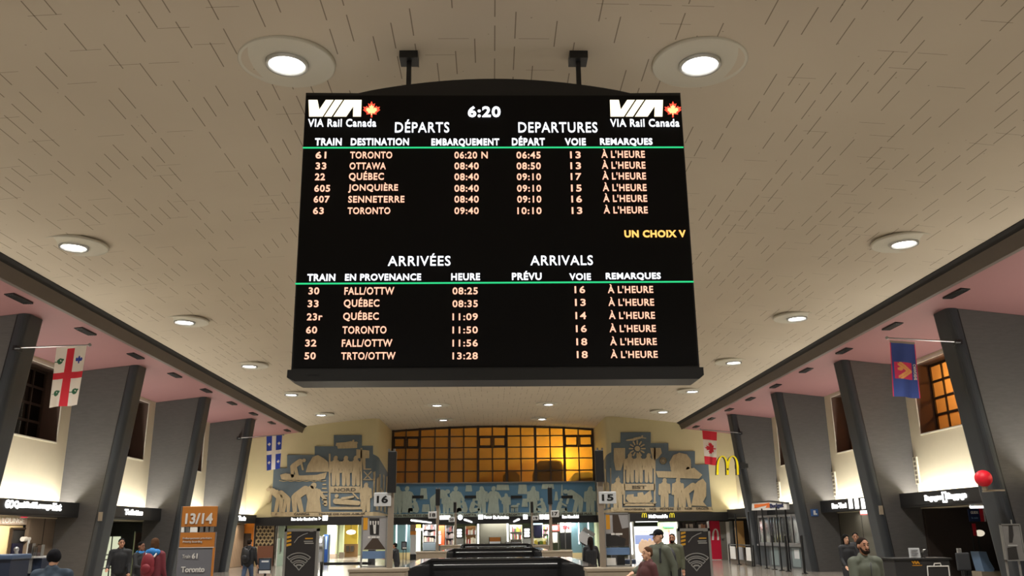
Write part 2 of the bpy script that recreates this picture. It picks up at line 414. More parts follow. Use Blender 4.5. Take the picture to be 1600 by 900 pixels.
for i in (0, 1, 6, 7, 12, 13):
    s2 = MB(); a, b, z0, z1 = xs[i]+.08, xs[i+1]-.08, zs[3]+.06, zs[4]-.06
    s2.b2(a, a+.11, YW-.12, YW+.05, z0, z1).b2(b-.11, b, YW-.12, YW+.05, z0, z1).b2(a, b, YW-.12, YW+.05, z0, z0+.11).b2(a, b, YW-.12, YW+.05, z1-.11, z1)
    s2.build('opening_sash', m_wood, wf)
gl = MB()
for i in range(14):
    a, b = xs[i]+.03, xs[i+1]-.03
    gl.prism([(a, 6.0), (b, 6.0), (b, vault(b)-.1), (a, vault(a)-.1)], (0, YW+.01, 0), (1, 0, 0), (0, 0, 1), (0, .012, 0))
m_amber2 = glassmat('amber_end_glass', (1.0, .82, .46), .04, transl=.15, rough=.1)
gl.build('window_glass', m_amber2, wf)
sl = MB(); sl.b2(-9.1, 9.1, 77.62, 78.05, 5.96, 6.06); sl.build('window_sill', m_steel, wf)
# street level outside the end window, with an added backdrop box for the glow
x = MB(); x.b2(-12, 12, 86, 86.3, 5.5, 13).b2(-12, 12, 78.3, 86, 5.6, 5.9).b2(-12, 12, 78.3, 86, 12.6, 12.9).b2(-12.3, -12, 78.3, 86, 5.5, 13).b2(12, 12.3, 78.3, 86, 5.5, 13)
struct('wall_backdrop_end', x, mat('backdrop_tan', (150, 120, 95), .9, noise=.3, nscale=.5))
point((7.1, 84.6, 8.6), 900, (1, .80, .20), .35)
point((4.2, 84.6, 9.4), 60, (1, .76, .28), .3); point((-1.0, 83.8, 12.1), 40, (1, .80, .5), .3); point((-8.8, 83.5, 7.6), 11, (1, .55, .38), .4); point((-5.5, 83.8, 12.1), 30, (1, .78, .5), .3)
def vehicle(name, label, px0, px1, py, Y, L, prof):
    p0, p1 = at(px0, py, Y), at(px1, py, Y); w = p1.x-p0.x; z0 = 5.92; h = p0.z-z0
    t = thing(name, label, 'vehicle', ((p0.x+p1.x)/2, Y+L/2, z0), None)
    b = MB(); b.prism([(p0.x+w*u, z0+.25+(h-.25)*v) for u, v in prof], (0, Y, 0), (1, 0, 0), (0, 0, 1), (0, L, 0)); b.build('vehicle_body', m_extd, t)
    for u in (.12, .88):
        for yy in (.15, .85):
            g = MB(); g.cyl((p0.x+w*u-.12, Y+L*yy, z0+.3), (p0.x+w*u+.12, Y+L*yy, z0+.3), .3); g.build('wheel', m_black, t)
vehicle('parked_van', 'dark rounded van outside, silhouetted in the amber end window', 833, 880, 719, 79.6, 2.2, [(0, 0), (0, .35), (.1, .8), (.22, .97), (.7, 1), (.93, .95), (1, .7), (1, 0)])
vehicle('parked_car', 'dark car outside at the right corner of the amber end window', 891, 926, 738, 79.6, 2.0, [(0, 0), (.05, .4), (.22, .95), (.8, 1), (1, .9), (1, 0)])
vehicle('parked_car', 'low dark car outside left of the silhouetted van', 786, 812, 737, 79.6, 2.0, [(0, 0), (0, .6), (.2, 1), (.75, 1), (1, .6), (1, 0)])
# ------------------------------------------------------------------ murals
m_slate = mat('mural_slate_blue', (88, 102, 112), .7, noise=.12, nscale=3)
m_tan = mat('mural_tan_relief', (172, 155, 124), .7, noise=.32, nscale=3.2, stretch=(3.2, 3.2, .9), bump=.3)
m_blue = mat('mural_sky_blue', (90, 132, 164), .7, noise=.12, nscale=3)
m_pale = mat('mural_pale_relief', (170, 184, 174), .7, noise=.28, nscale=3.2, stretch=(3.2, 3.2, .9), bump=.3)
m_let = mat('mural_dark_brown', (92, 84, 72), .8)  # dark brown for mural letters and track marks
def caps(mb, P, a, b, ra, rb, Y, dep):
    """rounded limb between pixel points a and b, as a raised relief at plane Y"""
    p, q = at(*a, Y), at(*b, Y); d = Vector((q.x-p.x, q.z-p.z)); n = d.length or 1e-4; ux, uz = d.x/n, d.y/n
    ang = math.atan2(uz, ux); pts = []
    for k in range(7): t = ang+math.pi/2+math.pi*k/6; pts.append((p.x+ra*math.cos(t), p.z+ra*math.sin(t)))
    for k in range(7): t = ang-math.pi/2+math.pi*k/6; pts.append((q.x+rb*math.cos(t), q.z+rb*math.sin(t)))
    mb.prism(pts, (0, Y, 0), (1, 0, 0), (0, 0, 1), (0, -dep, 0))
def pxpoly(mb, pts, Y, dep):
    ps = [at(a, b, Y) for a, b in pts]; mb.prism([(p.x, p.z) for p in ps], (0, Y, 0), (1, 0, 0), (0, 0, 1), (0, -dep, 0))
def worker(root, Y, x, y0, h, m, pose='stand', flip=1, name='relief_figure', wide=1.0):
    """a generic carved worker; x,y0 = feet in photo pixels, h = height in pixels"""
    b = MB(); r = h*.00021*(Y/69)*wide
    def P(u, v): return (x+flip*u*h*wide, y0-v*h)
    D = .07
    if pose == 'stand':
        caps(b, 0, P(-.07, .03), P(-.06, .45), r*14, r*17, Y, D); caps(b, 0, P(.08, .03), P(.07, .45), r*14, r*17, Y, D*.95)
        caps(b, 0, P(0, .46), P(0, .74), r*26, r*32, Y, D*1.15); caps(b, 0, P(-.15, .76), P(-.17, .45), r*11, r*10, Y, D*1.3); caps(b, 0, P(.15, .76), P(.17, .5), r*11, r*10, Y, D*1.25)
        caps(b, 0, P(0, .9), P(.01, .93), r*17, r*16, Y, D*1.2)
    elif pose == 'robe':
        pxpoly(b, [P(-.2, 0), P(.2, 0), P(.16, .45), P(.2, .7), P(.1, .82), P(-.1, .82), P(-.2, .7), P(-.15, .45)], Y, D)
        caps(b, 0, P(0, .9), P(.01, .93), r*17, r*16, Y, D*1.2); caps(b, 0, P(.14, .74), P(.26, .5), r*10, r*9, Y, D*1.3)
    elif pose == 'bend':
        caps(b, 0, P(-.1, .03), P(-.12, .5), r*15, r*19, Y, D); caps(b, 0, P(.1, .03), P(0, .5), r*15, r*18, Y, D*.95)
        caps(b, 0, P(-.06, .52), P(.22, .74), r*27, r*28, Y, D*1.15); caps(b, 0, P(.38, .8), P(.4, .8), r*17, r*17, Y, D*1.2)
        caps(b, 0, P(.26, .72), P(.34, .36), r*10, r*9, Y, D*1.3)
    elif pose == 'sit':
        caps(b, 0, P(-.1, .12), P(.25, .2), r*26, r*18, Y, D); caps(b, 0, P(.28, .2), P(.3, .02), r*15, r*13, Y, D)
        caps(b, 0, P(-.12, .2), P(-.02, .55), r*27, r*28, Y, D*1.1); caps(b, 0, P(.02, .76), P(.03, .78), r*20, r*20, Y, D*1.2); caps(b, 0, P(.04, .55), P(.3, .4), r*11, r*10, Y, D*1.3)
    elif pose == 'fly':
        caps(b, 0, P(-.7, .2), P(-.1, .26), r*12, r*22, Y, D); caps(b, 0, P(-.1, .3), P(.35, .4), r*22, r*20, Y, D*1.1); caps(b, 0, P(.5, .5), P(.52, .52), r*16, r*15, Y, D*1.2); caps(b, 0, P(.35, .42), P(.8, .36), r*9, r*8, Y, D*1.25)
    o = b.build(name, m, root); return o
Ym = 68.9
def stepped(name, label, pts, group):
    root = thing(name, label, 'mural', (at(pts[0][0], 800, Ym).x, 69, 3.1), group)
    b = MB(); pxpoly(b, pts, 68.995, .09); b.build('mural_panel', m_slate, root); return root
G = 'stepped relief murals on the end wall'
LM = stepped('relief_mural', 'stepped blue and tan relief mural reading NORD, left of the amber window',
    [(424, 804), (428, 731.5), (449, 731.5), (449, 711), (492, 711), (492, 697.5), (522, 697.5), (522, 680), (565.5, 680), (565.5, 696.5), (583, 696.5), (583, 804)], G)
RM = stepped('relief_mural', 'stepped blue and tan relief mural reading EST, right of the amber window',
    [(955, 798), (955, 692), (969.5, 692), (969.5, 675.5), (1016.5, 675.5), (1016.5, 692.5), (1044, 692.5), (1044, 705), (1085.5, 705), (1085.5, 726), (1106.5, 726), (1112, 798)], G)
def bent_panel(sgn, root, z1s):
    """mural panel that follows the curved corner into the recess"""
    P = [(9.9, 69.0)]+[(9.1+.8*(1-math.sin(q*math.pi/16)), 69.0+.8*(1-math.cos(q*math.pi/16))) for q in range(1, 9)]+[(9.1, 69.8+.5*q) for q in range(1, 16)]
    b = MB(); n = len(P)-1
    def fn(u, v, off):
        k = min(n, int(round(u*n))); x, y = P[k]; zt = z1s[0]+(z1s[1]-z1s[0])*u
        nx_, ny = (0, -1) if k == 0 else ((-1, 0) if k >= 8 else (-math.sin(k*math.pi/16), -math.cos(k*math.pi/16)))
        return (sgn*(x+nx_*off), y+ny*off, 3.1+(zt-3.1)*v)
    b.grid(lambda u, v: fn(u, v, .06), n, 6, smooth=True); b.build('mural_panel', m_slate, root)
    # carved uprights and blocks running round the corner
    rng = random.Random(11+sgn)
    for i in range(9):
        u0 = .02+.105*i; u1 = u0+.07; v0 = .1+.38*rng.random()*(i % 2); v1 = min(.92, v0+.35+.3*rng.random())
        q = MB(); q.grid(lambda u, v: fn(u0+(u1-u0)*u, v0+(v1-v0)*v*(1-.25*abs(u-.5)), .10), 6, 6); q.grid(lambda u, v: fn(u0+(u1-u0)*u, v0+(v1-v0)*v*(1-.25*abs(u-.5)), .065), 6, 6)
        q.build('relief_figure', m_tan, root)
    q = MB(); q.grid(lambda u, v: fn(u, .0+.07*v, .075), n, 2); q.build('lettering_band', m_tan, root)
bent_panel(-1, LM, (8.0, 6.6)); bent_panel(1, RM, (8.0, 6.6))
def lettering(root, pieces, Y, m, name='mural_lettering', dep=.03):
    for (t, x0, y1, w, h) in pieces:
        b = MB(); p = at(x0, y1, Y); q = at(x0+w, y1-h, Y); add_text(b, t, (p.x, Y, p.z), (1, 0, 0), (0, 0, 1), q.x-p.x, q.z-p.z, bold=.03, depth=dep); b.build(name, m, root)
def block(root, pts, Y, m, dep=.08, name='relief_block'):
    b = MB(); pxpoly(b, pts, Y, dep); b.build(name, m, root)
Yf = 68.905
# left mural
for x in (524.5, 540.5, 556): worker(LM, Yf, x, 758, 46, m_tan, 'stand')
block(LM, [(516, 760), (563, 760), (563, 770), (516, 770)], Yf, m_tan, .06, 'name_plate'); lettering(LM, [('NORD', 522, 768, 34, 5.5)], Yf-.07, m_let)
block(LM, [(514, 709), (516.5, 709), (516.5, 796), (514, 796)], Yf, m_tan, .06, 'relief_frame'); block(LM, [(563.5, 700), (566, 700), (566, 796), (563.5, 796)], Yf, m_tan, .06, 'relief_frame')
block(LM, [(514, 792), (566, 792), (566, 796), (514, 796)], Yf, m_tan, .07, 'relief_frame')
b = MB(); caps(b, 0, (525, 783), (560, 786), .22, .16, Yf, .09); caps(b, 0, (526, 775), (526.5, 775), .14, .14, Yf, .1); caps(b, 0, (535, 779), (552, 776), .1, .08, Yf, .12); caps(b, 0, (552, 771), (560, 779), .05, .05, Yf, .11); b.build('relief_figure', m_tan, LM)
b = MB(); [caps(b, 0, (532+k*5, 790), (534.5+k*5, 790), .03, .03, Yf-.06, .05) for k in range(6)]; b.build('relief_track', m_let, LM)
worker(LM, Yf, 541, 700, 22, m_tan, 'fly', 1); block(LM, [(525, 692), (558, 690), (558, 700), (528, 701)], Yf, m_tan, .05)
worker(LM, Yf, 461, 745, 32, m_tan, 'bend', 1, wide=1.15)
block(LM, [(478, 738), (481, 727), (489, 714), (497, 711), (506, 716), (513, 722), (514, 737)], Yf, m_tan, .07)
b = MB(); pxpoly(b, [(438, 742), (446, 739.5), (470, 743), (495, 742), (511, 738), (508, 748), (500, 750), (446, 750), (440, 749)], Yf, .07); b.build('relief_canoe', m_tan, LM)
b = MB(); [caps(b, 0, (437+6*k, 751+(k % 2)), (443+6*k, 752-(k % 2)), .035, .035, Yf, .05) for k in range(12)]; b.build('relief_water', m_tan, LM)
for x, h, fl_ in ((435, 44, 1), (447, 40, 1)): worker(LM, Yf, x, 800, h, m_tan, 'bend', -fl_, wide=.9)
worker(LM, Yf, 466, 800, 47, m_tan, 'bend', 1, wide=1.1); worker(LM, Yf, 490, 800, 45, m_tan, 'robe', 1, wide=1.35)
b = MB(); [caps(b, 0, (507-w_, 757+6*k), (507+w_, 757+6*k), .05, .05, Yf, .06) for k, w_ in enumerate((2, 3, 4, 4, 3, 2))]; caps(b, 0, (508, 780), (509, 788), .14, .14, Yf, .06); b.build('relief_tree', m_tan, LM)
block(LM, [(557, 702), (577, 704), (577, 716), (571, 716), (571, 732), (580, 732), (580, 734), (568, 734), (566, 716), (557, 716)], Yf, m_tan, .06)
b = MB(); caps(b, 0, (569, 737), (580, 749), .04, .04, Yf, .06); caps(b, 0, (580, 737), (569, 749), .04, .04, Yf, .06); caps(b, 0, (568, 749.5), (582, 749.5), .04, .04, Yf, .06); b.build('relief_windlass', m_tan, LM)
worker(LM, Yf, 572, 799, 45, m_tan, 'stand')
block(LM, [(424.5, 800), (583, 800), (583, 807), (424, 807)], 68.9, m_tan, .03, 'lettering_band')
lettering(LM, [('O', 430, 805, 3, 3.5), ('CANADA', 459, 805, 25, 3.8), ('TERRE DE NOS AIEUX', 497, 805, 74, 3.8)], 68.865, m_let)
# right mural
worker(RM, Yf, 993, 692, 20, m_tan, 'fly', 1)
b = MB(); caps(b, 0, (995.5, 701), (996, 701), .2, .2, Yf, .08)
for k in range(12):
    a = k*math.pi/6; caps(b, 0, (995.5+7*math.cos(a), 701-7*math.sin(a)), (995.5+12*math.cos(a), 701-12*math.sin(a)), .05, .06, Yf, .07)
b.build('relief_sun', m_tan, RM)
for x in (984, 998, 1013): worker(RM, Yf, x, 753, 45, m_tan, 'stand')
block(RM, [(975, 756), (1023, 756), (1023, 766), (975, 766)], Yf, m_tan, .06, 'name_plate'); lettering(RM, [('EST', 988, 764, 22, 5.5)], Yf-.07, m_let)
block(RM, [(974, 700), (976.5, 700), (976.5, 790), (974, 790)], Yf, m_tan, .06, 'relief_frame'); block(RM, [(1021.5, 700), (1024, 700), (1024, 790), (1021.5, 790)], Yf, m_tan, .06, 'relief_frame'); block(RM, [(974, 787), (1024, 787), (1024, 790.5), (974, 790.5)], Yf, m_tan, .06, 'relief_frame')
b = MB(); pxpoly(b, [(978, 779), (980, 773), (990, 772), (990, 776), (996, 776), (996, 770), (1004, 769), (1006, 774), (1016, 766), (1019, 780), (1014, 785), (982, 785)], Yf, .08); b.build('relief_ship', m_tan, RM)
b = MB(); [caps(b, 0, (977+6*k, 785+(k % 2)), (983+6*k, 786-(k % 2)), .035, .035, Yf, .07) for k in range(8)]; b.build('relief_water', m_tan, RM)
b = MB()
for k in range(12):
    a = k*math.pi/6; caps(b, 0, (1036+4.5*math.cos(a), 720-4.5*math.sin(a)), (1036+4.5*math.cos(a+.52), 720-4.5*math.sin(a+.52)), .05, .05, Yf, .07)
for k in range(3):
    a = k*math.pi/3; caps(b, 0, (1036+5*math.cos(a), 720-5*math.sin(a)), (1036-5*math.cos(a), 720+5*math.sin(a)), .03, .03, Yf, .06)
b.build('relief_wheel', m_tan, RM)
block(RM, [(1016, 700), (1032, 700), (1034, 708), (1028, 716), (1020, 720)], Yf, m_tan, .06)
worker(RM, Yf, 1060, 740, 36, m_tan, 'sit', 1, wide=1.5)
block(RM, [(1046, 722), (1052, 711), (1062, 707.5), (1073, 710), (1079, 718), (1080, 735), (1060, 735), (1048, 732)], Yf, m_tan, .05)
b = MB(); pxpoly(b, [(1024, 736), (1060, 737), (1084, 731), (1097, 742), (1092, 748), (1028, 746)], Yf, .08); b.build('relief_boat', m_tan, RM)
worker(RM, Yf, 1038, 792, 45, m_tan, 'stand'); worker(RM, Yf, 1059, 792, 46, m_tan, 'stand'); worker(RM, Yf, 1073, 792, 44, m_tan, 'bend', 1)
block(RM, [(1080, 790), (1084, 770), (1090, 752), (1098, 748), (1103, 755), (1103, 775), (1098, 784), (1104, 791)], Yf, m_tan, .09, 'relief_sheaf')
worker(RM, Yf, 965, 796, 50, m_tan, 'stand'); block(RM, [(959, 700), (974, 700), (974, 722), (970, 735), (962, 735), (959, 720)], Yf, m_tan, .05)
block(RM, [(955, 793), (1111.5, 792), (1112, 799), (955, 799.5)], 68.9, m_tan, .03, 'lettering_band')
lettering(RM, [('PROTÉGERA', 976, 797.5, 33, 4), ('NOS', 1015, 797.3, 10, 3.8), ('FOYERS', 1031, 797, 22, 3.8), ('ET', 1058, 796.8, 6, 3.6), ('NOS', 1070, 796.6, 11, 3.8), ('DROITS', 1088, 796.3, 19, 3.8)], 68.865, m_let)
# frieze across the recess
FR = thing('relief_frieze', 'long pale blue relief frieze of carved workers below the amber window', 'mural', (0, 78, 3.1))
b = MB(); b.b2(-9.05, 9.05, 77.86, 78.0, 3.1, 5.97); b.build('mural_panel', m_blue, FR)
Yq = 77.855; rng = random.Random(5)
poses = [(622, 'stand'), (636, 'robe'), (648, 'sit'), (681, 'bend'), (697, 'stand'), (712, 'robe'), (724, 'sit'), (740, 'sit'), (753, 'stand'), (771, 'robe'), (791, 'stand'), (833, 'stand'), (847, 'sit'), (876, 'sit'), (902, 'bend'), (922, 'stand')]
for i, (x, p) in enumerate(poses): worker(FR, Yq, x, 801, 30 if x in (697, 791) else (26 if p == 'sit' else 41), m_pale, p, 1 if i % 2 else -1, wide=1.15)
for (x0, x1, y0, y1) in ((656, 668, 763, 780), (659, 672, 788, 800), (727, 738, 758, 768), (775, 796, 757, 766), (809, 824, 757, 772), (815, 825, 779, 792), (846, 866, 756, 764), (866, 872, 768, 782), (876, 880, 757, 775), (700, 712, 782, 794)):
    block(FR, [(x0, y1), (x1, y1), (x1-1.5, y0), (x0+1.5, y0)], Yq, m_pale, .05)
b = MB(); caps(b, 0, (800, 792), (808, 791), .13, .12, Yq, .06); [caps(b, 0, (x, 793), (x, 799), .06, .05, Yq, .06) for x in (799.5, 802, 806, 808.5)]; caps(b, 0, (809, 788), (811, 787.5), .1, .07, Yq, .07); b.build('relief_dog', m_pale, FR)
b = MB(); b.b2(-9.0, 9.0, 77.80, 77.86, 3.1, 3.42); b.build('lettering_band', m_pale, FR)
b = MB(); add_text(b, 'TON FRONT EST CEINT * CAR TON BRAS SAIT * IL SAIT PORTER LA CROIX * TON HISTOIRE EST UNE EPOPEE * DES PLUS', (-8.7, 77.79, 3.16), (1, 0, 0), (0, 0, 1), 17.4, .2, bold=.02, depth=.02); b.build('mural_lettering', m_let, FR)
for x in (653, 735, 807, 886):
    p = at(x, 776.5, 77.8); b = MB(); b.box((p.x, 77.78, p.z), (1.0, .1, .24)); b.build('vent_slot', m_black, FR)
# ------------------------------------------------------------------ ceiling lamps
m_ring = mat('lamp_trim_ring', (200, 196, 182), .6); m_lens = emi('lamp_lens', (1.0, .99, .97), 9.0, True); m_cup = mat('lamp_cup', (190, 190, 185), .25, metal=.4)
def lamp(x, y, label, big=1.0, watt=None):
    z = vault(x); t = thing('recessed_ceiling_lamp', label, 'ceiling light', (x, y, z), 'recessed lamps in the vaulted ceiling')
    r = MB(); r.lathe([(.40, .02), (.44, -.05), (.50, -.035), (.86, -.025), (.92, -.05), (.95, -.05), (.96, .03), (.40, .02)], (x, y, z)); r.build('trim_ring', m_ring, t)
    c = MB(); c.lathe([(.36, .02), (.36, -.10), (.41, -.11), (.42, -.02)], (x, y, z)); c.build('lamp_cup', m_cup, t)
    l = MB(); l.lathe([(.0, -.085), (.2, -.08), (.355, -.045)], (x, y, z)); l.build('lamp_lens', m_lens, t)
    spot((x, y, z-.2), watt or LAMP_W)
ordn = ['nearest', 'second nearest', 'third nearest', 'fourth nearest', 'farthest']
LY = [24.9, 34.6, 44.4, 54.1, 63.9]
for sgn, side in ((-1, 'left'), (1, 'right')):
    for k, y in enumerate(LY): lamp(sgn*12.7, y, f'round recessed ceiling lamp, {ordn[k]} of the outer row along the {side} beam')
    lamp(sgn*4.16, 15.4, f'large bright recessed lamp beside the top {side} corner of the departure board')
    for k, y in enumerate(LY[:4]): lamp(sgn*4.16, y, f'recessed ceiling lamp hidden behind the departure board, {ordn[k]} in the {side} inner row')
    lamp(sgn*4.16, 63.9, f'small round ceiling lamp below the board, before the recess, {side} inner row')
    lamp(sgn*4.16, 72.6, f'small round ceiling lamp inside the recess just above the amber window, on the {side}', watt=500)
    for y in (5.4, -4.3): spot((sgn*4.16, y, 10.75), LAMP_W); spot((sgn*12.7, y, 10.1), LAMP_W)
    spot((sgn*12.7, 15.2, 10.1), LAMP_W)
# soffit vents
for sgn, side in ((-1, 'left'), (1, 'right')):
    n = 0
    for y in [28.0+4.87*k for k in range(9)]:
        if y > 68.5: break
        x = sgn*15.85; z = SO_Z0-(15.85-SO_X0)*.115; n += 1
        t = thing('soffit_vent', f'black slot vent in the pink {side} soffit, number {n} counted from the nearest', 'vent', (x, y, z), 'black slot vents in the pink soffits')
        f = MB(); f.b2(x-.16, x+.16, y-.62, y+.62, z-.05, z+.03, bevel=.01); f.build('vent_frame', m_black, t)
        s3 = MB(); [s3.b2(x-.12+.08*q-.01, x-.12+.08*q+.01, y-.56, y+.56, z-.065, z-.045) for q in range(4)]; s3.build('vent_louver', m_groove, t)
p = at(770, 622, 46); zc = vault(p.x)
s = MB(); s.cyl((p.x, 46, zc), (p.x, 46, zc-.1), .18, .16).sph((p.x, 46, zc-.12), .13, (1, 1, .7)); tag(s.build('smoke_detector', m_black), 'small dark dome detector on the ceiling under the departure board', 'detector')
# ------------------------------------------------------------------ departure board
YD = 15.0
B = thing('departure_board', 'huge black departures and arrivals board hanging in the middle of the hall', 'departure board', (at(774, 590, YD).x, YD+.25, at(774, 594, YD).z))
def bp(px, py): p = at(px, py, YD); return (p.x, p.z)
h = MB(); top = [bp(478, 145), bp(560, 145.5)]+[bp(560+ (985-560)*k/20, 145.5-(145.5-123)*math.sin(math.pi*k/20)**.85) for k in range(1, 20)]+[bp(985, 145.5), bp(1063, 145)]
h.prism([bp(455, 578), bp(1093, 574)]+top[::-1], (0, YD, 0), (1, 0, 0), (0, 0, 1), (0, .5, 0)); h.build('board_housing', m_black, B)
h = MB(); h.prism([bp(452, 580), bp(1096, 576), bp(1097, 588), bp(1090, 594), bp(463, 598), bp(451, 592)], (0, YD-.14, 0), (1, 0, 0), (0, 0, 1), (0, .7, 0)); h.build('bottom_case', m_black, B)
h = MB(); h.prism([bp(458, 575), bp(1090, 571), bp(1062, 150), bp(479, 150)], (0, YD-.02, 0), (1, 0, 0), (0, 0, 1), (0, .02, 0)); h.build('led_screen', m_screen, B)
for x in (639.5, 903):
    p = at(x, 92, YD+.25); r = MB(); zc = vault(p.x); r.box((p.x, YD+.25, (zc+9.9)/2), (.09, .09, zc-9.9)); rod = r.build('hanger_rod', m_black, B)
    r = MB(); r.box((p.x, YD+.25, zc-.08), (.36, .36, .16)); r.build('ceiling_plate', m_black, rod)
YT = YD-.03
SPACING = 1.1
m_tw = emi('led_white', (.92, .95, 1.0), 1.5, True); m_to = emi('led_orange', (1.0, .50, .34), 1.1, True); m_tg = emi('led_green', (.02, .62, .22), .9, True)
m_ta = emi('led_amber', (1.0, .50, .12), 1.2, True); m_tl = emi('led_logo_cream', (1.0, .88, .60), 1.4, True); m_tr = emi('led_red', (1.0, .08, .04), 1.0, True); m_lc = emi('led_leaf_core', (1.0, .62, .25), 1.2, True)
_BS = .55
def btxt(mb, t, x0, x1, yt, yb, bold=.025):
    p = at(x0, yb, YT); q = at(x1, yt, YT); add_text(mb, t, (p.x, YT, p.z), (1, 0, 0), (0, 0, 1), q.x-p.x, q.z-p.z, bold=bold*_BS, depth=.008)
def single(name, t, x0, x1, yt, yb, m, bold=.025):
    b = MB(); btxt(b, t, x0, x1, yt, yb, bold); b.build(name, m, B)
single('clock_display', '6:20', 731, 782, 166, 183, m_tw, .05)
single('section_title', 'DÉPARTS', 617, 702, 187, 207, m_tw, .01); single('section_title', 'DEPARTURES', 810, 933, 191, 207, m_tw, .01)
single('section_title', 'ARRIVÉES', 606, 704, 396, 415.5, m_tw, .01); single('section_title', 'ARRIVALS', 829, 926, 399, 414.5, m_tw, .01)
for t, x0, x1, yt, yb in (('TRAIN', 492, 534, 216, 227), ('DESTINATION', 548, 639, 216, 227), ('EMBARQUEMENT', 674, 780, 216.5, 229), ('DÉPART', 800, 851, 213, 227), ('VOIE', 883, 915, 216, 227), ('REMARQUES', 938, 1019, 216, 228)): single('column_heading', t, x0, x1, yt, yb, m_tw, .04)
for t, x0, x1, yt, yb in (('TRAIN', 480, 524, 428, 439), ('EN PROVENANCE', 539, 658, 427.5, 438.5), ('HEURE', 705, 750, 427, 438), ('PRÉVU', 800, 846, 423.5, 437.5), ('VOIE', 890, 923, 427, 437.5), ('REMARQUES', 947, 1032, 426, 438)): single('column_heading', t, x0, x1, yt, yb, m_tw, .04)
DEP = [('61', 'TORONTO', '06:20 N', '06:45', '13', 242), ('33', 'OTTAWA', '08:40', '08:50', '13', 259), ('22', 'QUÉBEC', '08:40', '09:10', '17', 276), ('605', 'JONQUIÈRE', '08:40', '09:10', '15', 294), ('607', 'SENNETERRE', '08:40', '09:10', '16', 311), ('63', 'TORONTO', '09:40', '10:10', '13', 329)]
DX = {'61': (493, 510), '33': (493, 510), '22': (492, 508), '605': (491, 516), '607': (490, 515), '63': (489, 506)}
DN = [(547, 613), (546, 603), (545, 600), (544, 622), (544, 632), (543, 610)]
for k, (a, n_, e, d, v, y) in enumerate(DEP):
    t, bt = y-5, y+5.5; acc = ('É' in n_ or 'È' in n_)
    single('train_number', a, *DX[a], t, bt, m_to)
    single('destination_name', n_, *DN[k], t-(3.5 if acc else 0), bt+(1.5 if 'Q' in n_ else 0), m_to); single('boarding_time', e, 710, 762 if e.endswith('N') else 748, t, bt, m_to)
    single('departure_time', d, 807+.3*k, 844.5+.3*k, t, bt, m_to); single('track_number', v, 891+.5*k, 907+.5*k, t-.3, bt-.3, m_to); single('remark', "À L'HEURE", 940+.7*k, 1007+.9*k, t-4, bt-1, m_to)
ARR = [('30', 'FALL/OTTW', '08:25', '16', 454.5), ('33', 'QUÉBEC', '08:35', '13', 474.5), ('23r', 'QUÉBEC', '11:09', '14', 495), ('60', 'TORONTO', '11:50', '16', 515.5), ('32', 'FALL/OTTW', '11:56', '18', 536), ('50', 'TRTO/OTTW', '13:28', '18', 556)]
AN = [(538, 616), (537, 593), (536, 592), (535, 604), (534, 613), (533, 618)]
for k, (a, n_, e, v, y) in enumerate(ARR):
    t, bt = y-5.5, y+5.5
    single('train_number', a, 482-1.3*k, (504 if a == '23r' else 499-1.1*k), t, bt, m_to); single('origin_name', n_, *AN[k], t-(4 if 'É' in n_ else .5), bt+(1.5 if 'Q' in n_ else .5), m_to); single('arrival_time', e, 707, 746.5, t, bt, m_to)
    single('track_number', v, 898+.7*k, 914+.8*k, t-2, bt-2, m_to); single('remark', "À L'HEURE", 950+.9*k, 1020+1.4*k, t-5, bt-2, m_to)
b = MB(); btxt(b, 'UN CHOIX V', 976, 1071, 359.5, 371, .06); b.build('scrolling_message', m_ta, B)
for (x0, ya, x1, yb_) in ((473, 231, 1068, 230), (461, 443.5, 1084, 440)):
    b = MB(); p, q = at(x0, ya, YT), at(x1, yb_, YT); b.box(((p.x+q.x)/2, YT, (p.z+q.z)/2), (q.x-p.x, .01, .028)); b.build('green_rule', m_tg, B)
for dx in (0, 471):
    b = MB()
    for poly in ([(482, 156), (496, 156), (499, 171), (509, 156), (521, 156), (504, 182), (483, 182)], [(523.5, 156), (535.5, 156), (518, 182), (506.5, 182)], [(538, 156), (565, 156), (564, 182), (551.5, 182), (551.5, 168), (545, 182), (534, 182), (521, 182)]):
        pp = poly if len(poly) != 8 else [(538, 156), (565, 156), (564, 182), (551.5, 182), (552, 166), (541, 182), (521, 182)]
        ps = [at(x+dx, y, YT) for x, y in pp]; b.prism([(q.x, q.z) for q in ps], (0, YT, 0), (1, 0, 0), (0, 0, 1), (0, .006, 0))
    b.build('board_logo', m_tl, B)
    b = MB(); ps = [at(580.5+dx+x*26, 182-24*y, YT) for x, y in LEAF]; b.prism([(q.x, q.z) for q in ps], (0, YT+.002, 0), (1, 0, 0), (0, 0, 1), (0, .006, 0)); lf = b.build('board_leaf', m_tr, B)
    b = MB(); ps = [at(580.5+dx+x*17, 179-16*y, YT-.006) for x, y in LEAF]; b.prism([(q.x, q.z) for q in ps], (0, YT-.006, 0), (1, 0, 0), (0, 0, 1), (0, .006, 0)); b.build('leaf_core', m_lc, lf)
    single('logo_caption', 'VIA Rail Canada', 481+dx*1.004, 588+dx*1.004, 186, 198, m_tw, .02)
p = at(478, 588, YD-.15); q = at(500, 583, YD-.15); b = MB(); add_text(b, 'S)ommer', (p.x, YD-.15, p.z), (1, 0, 0), (0, 0, 1), q.x-p.x, q.z-p.z, bold=0, depth=.004); b.build('maker_plate', m_dark, B)
SPACING = 1.0
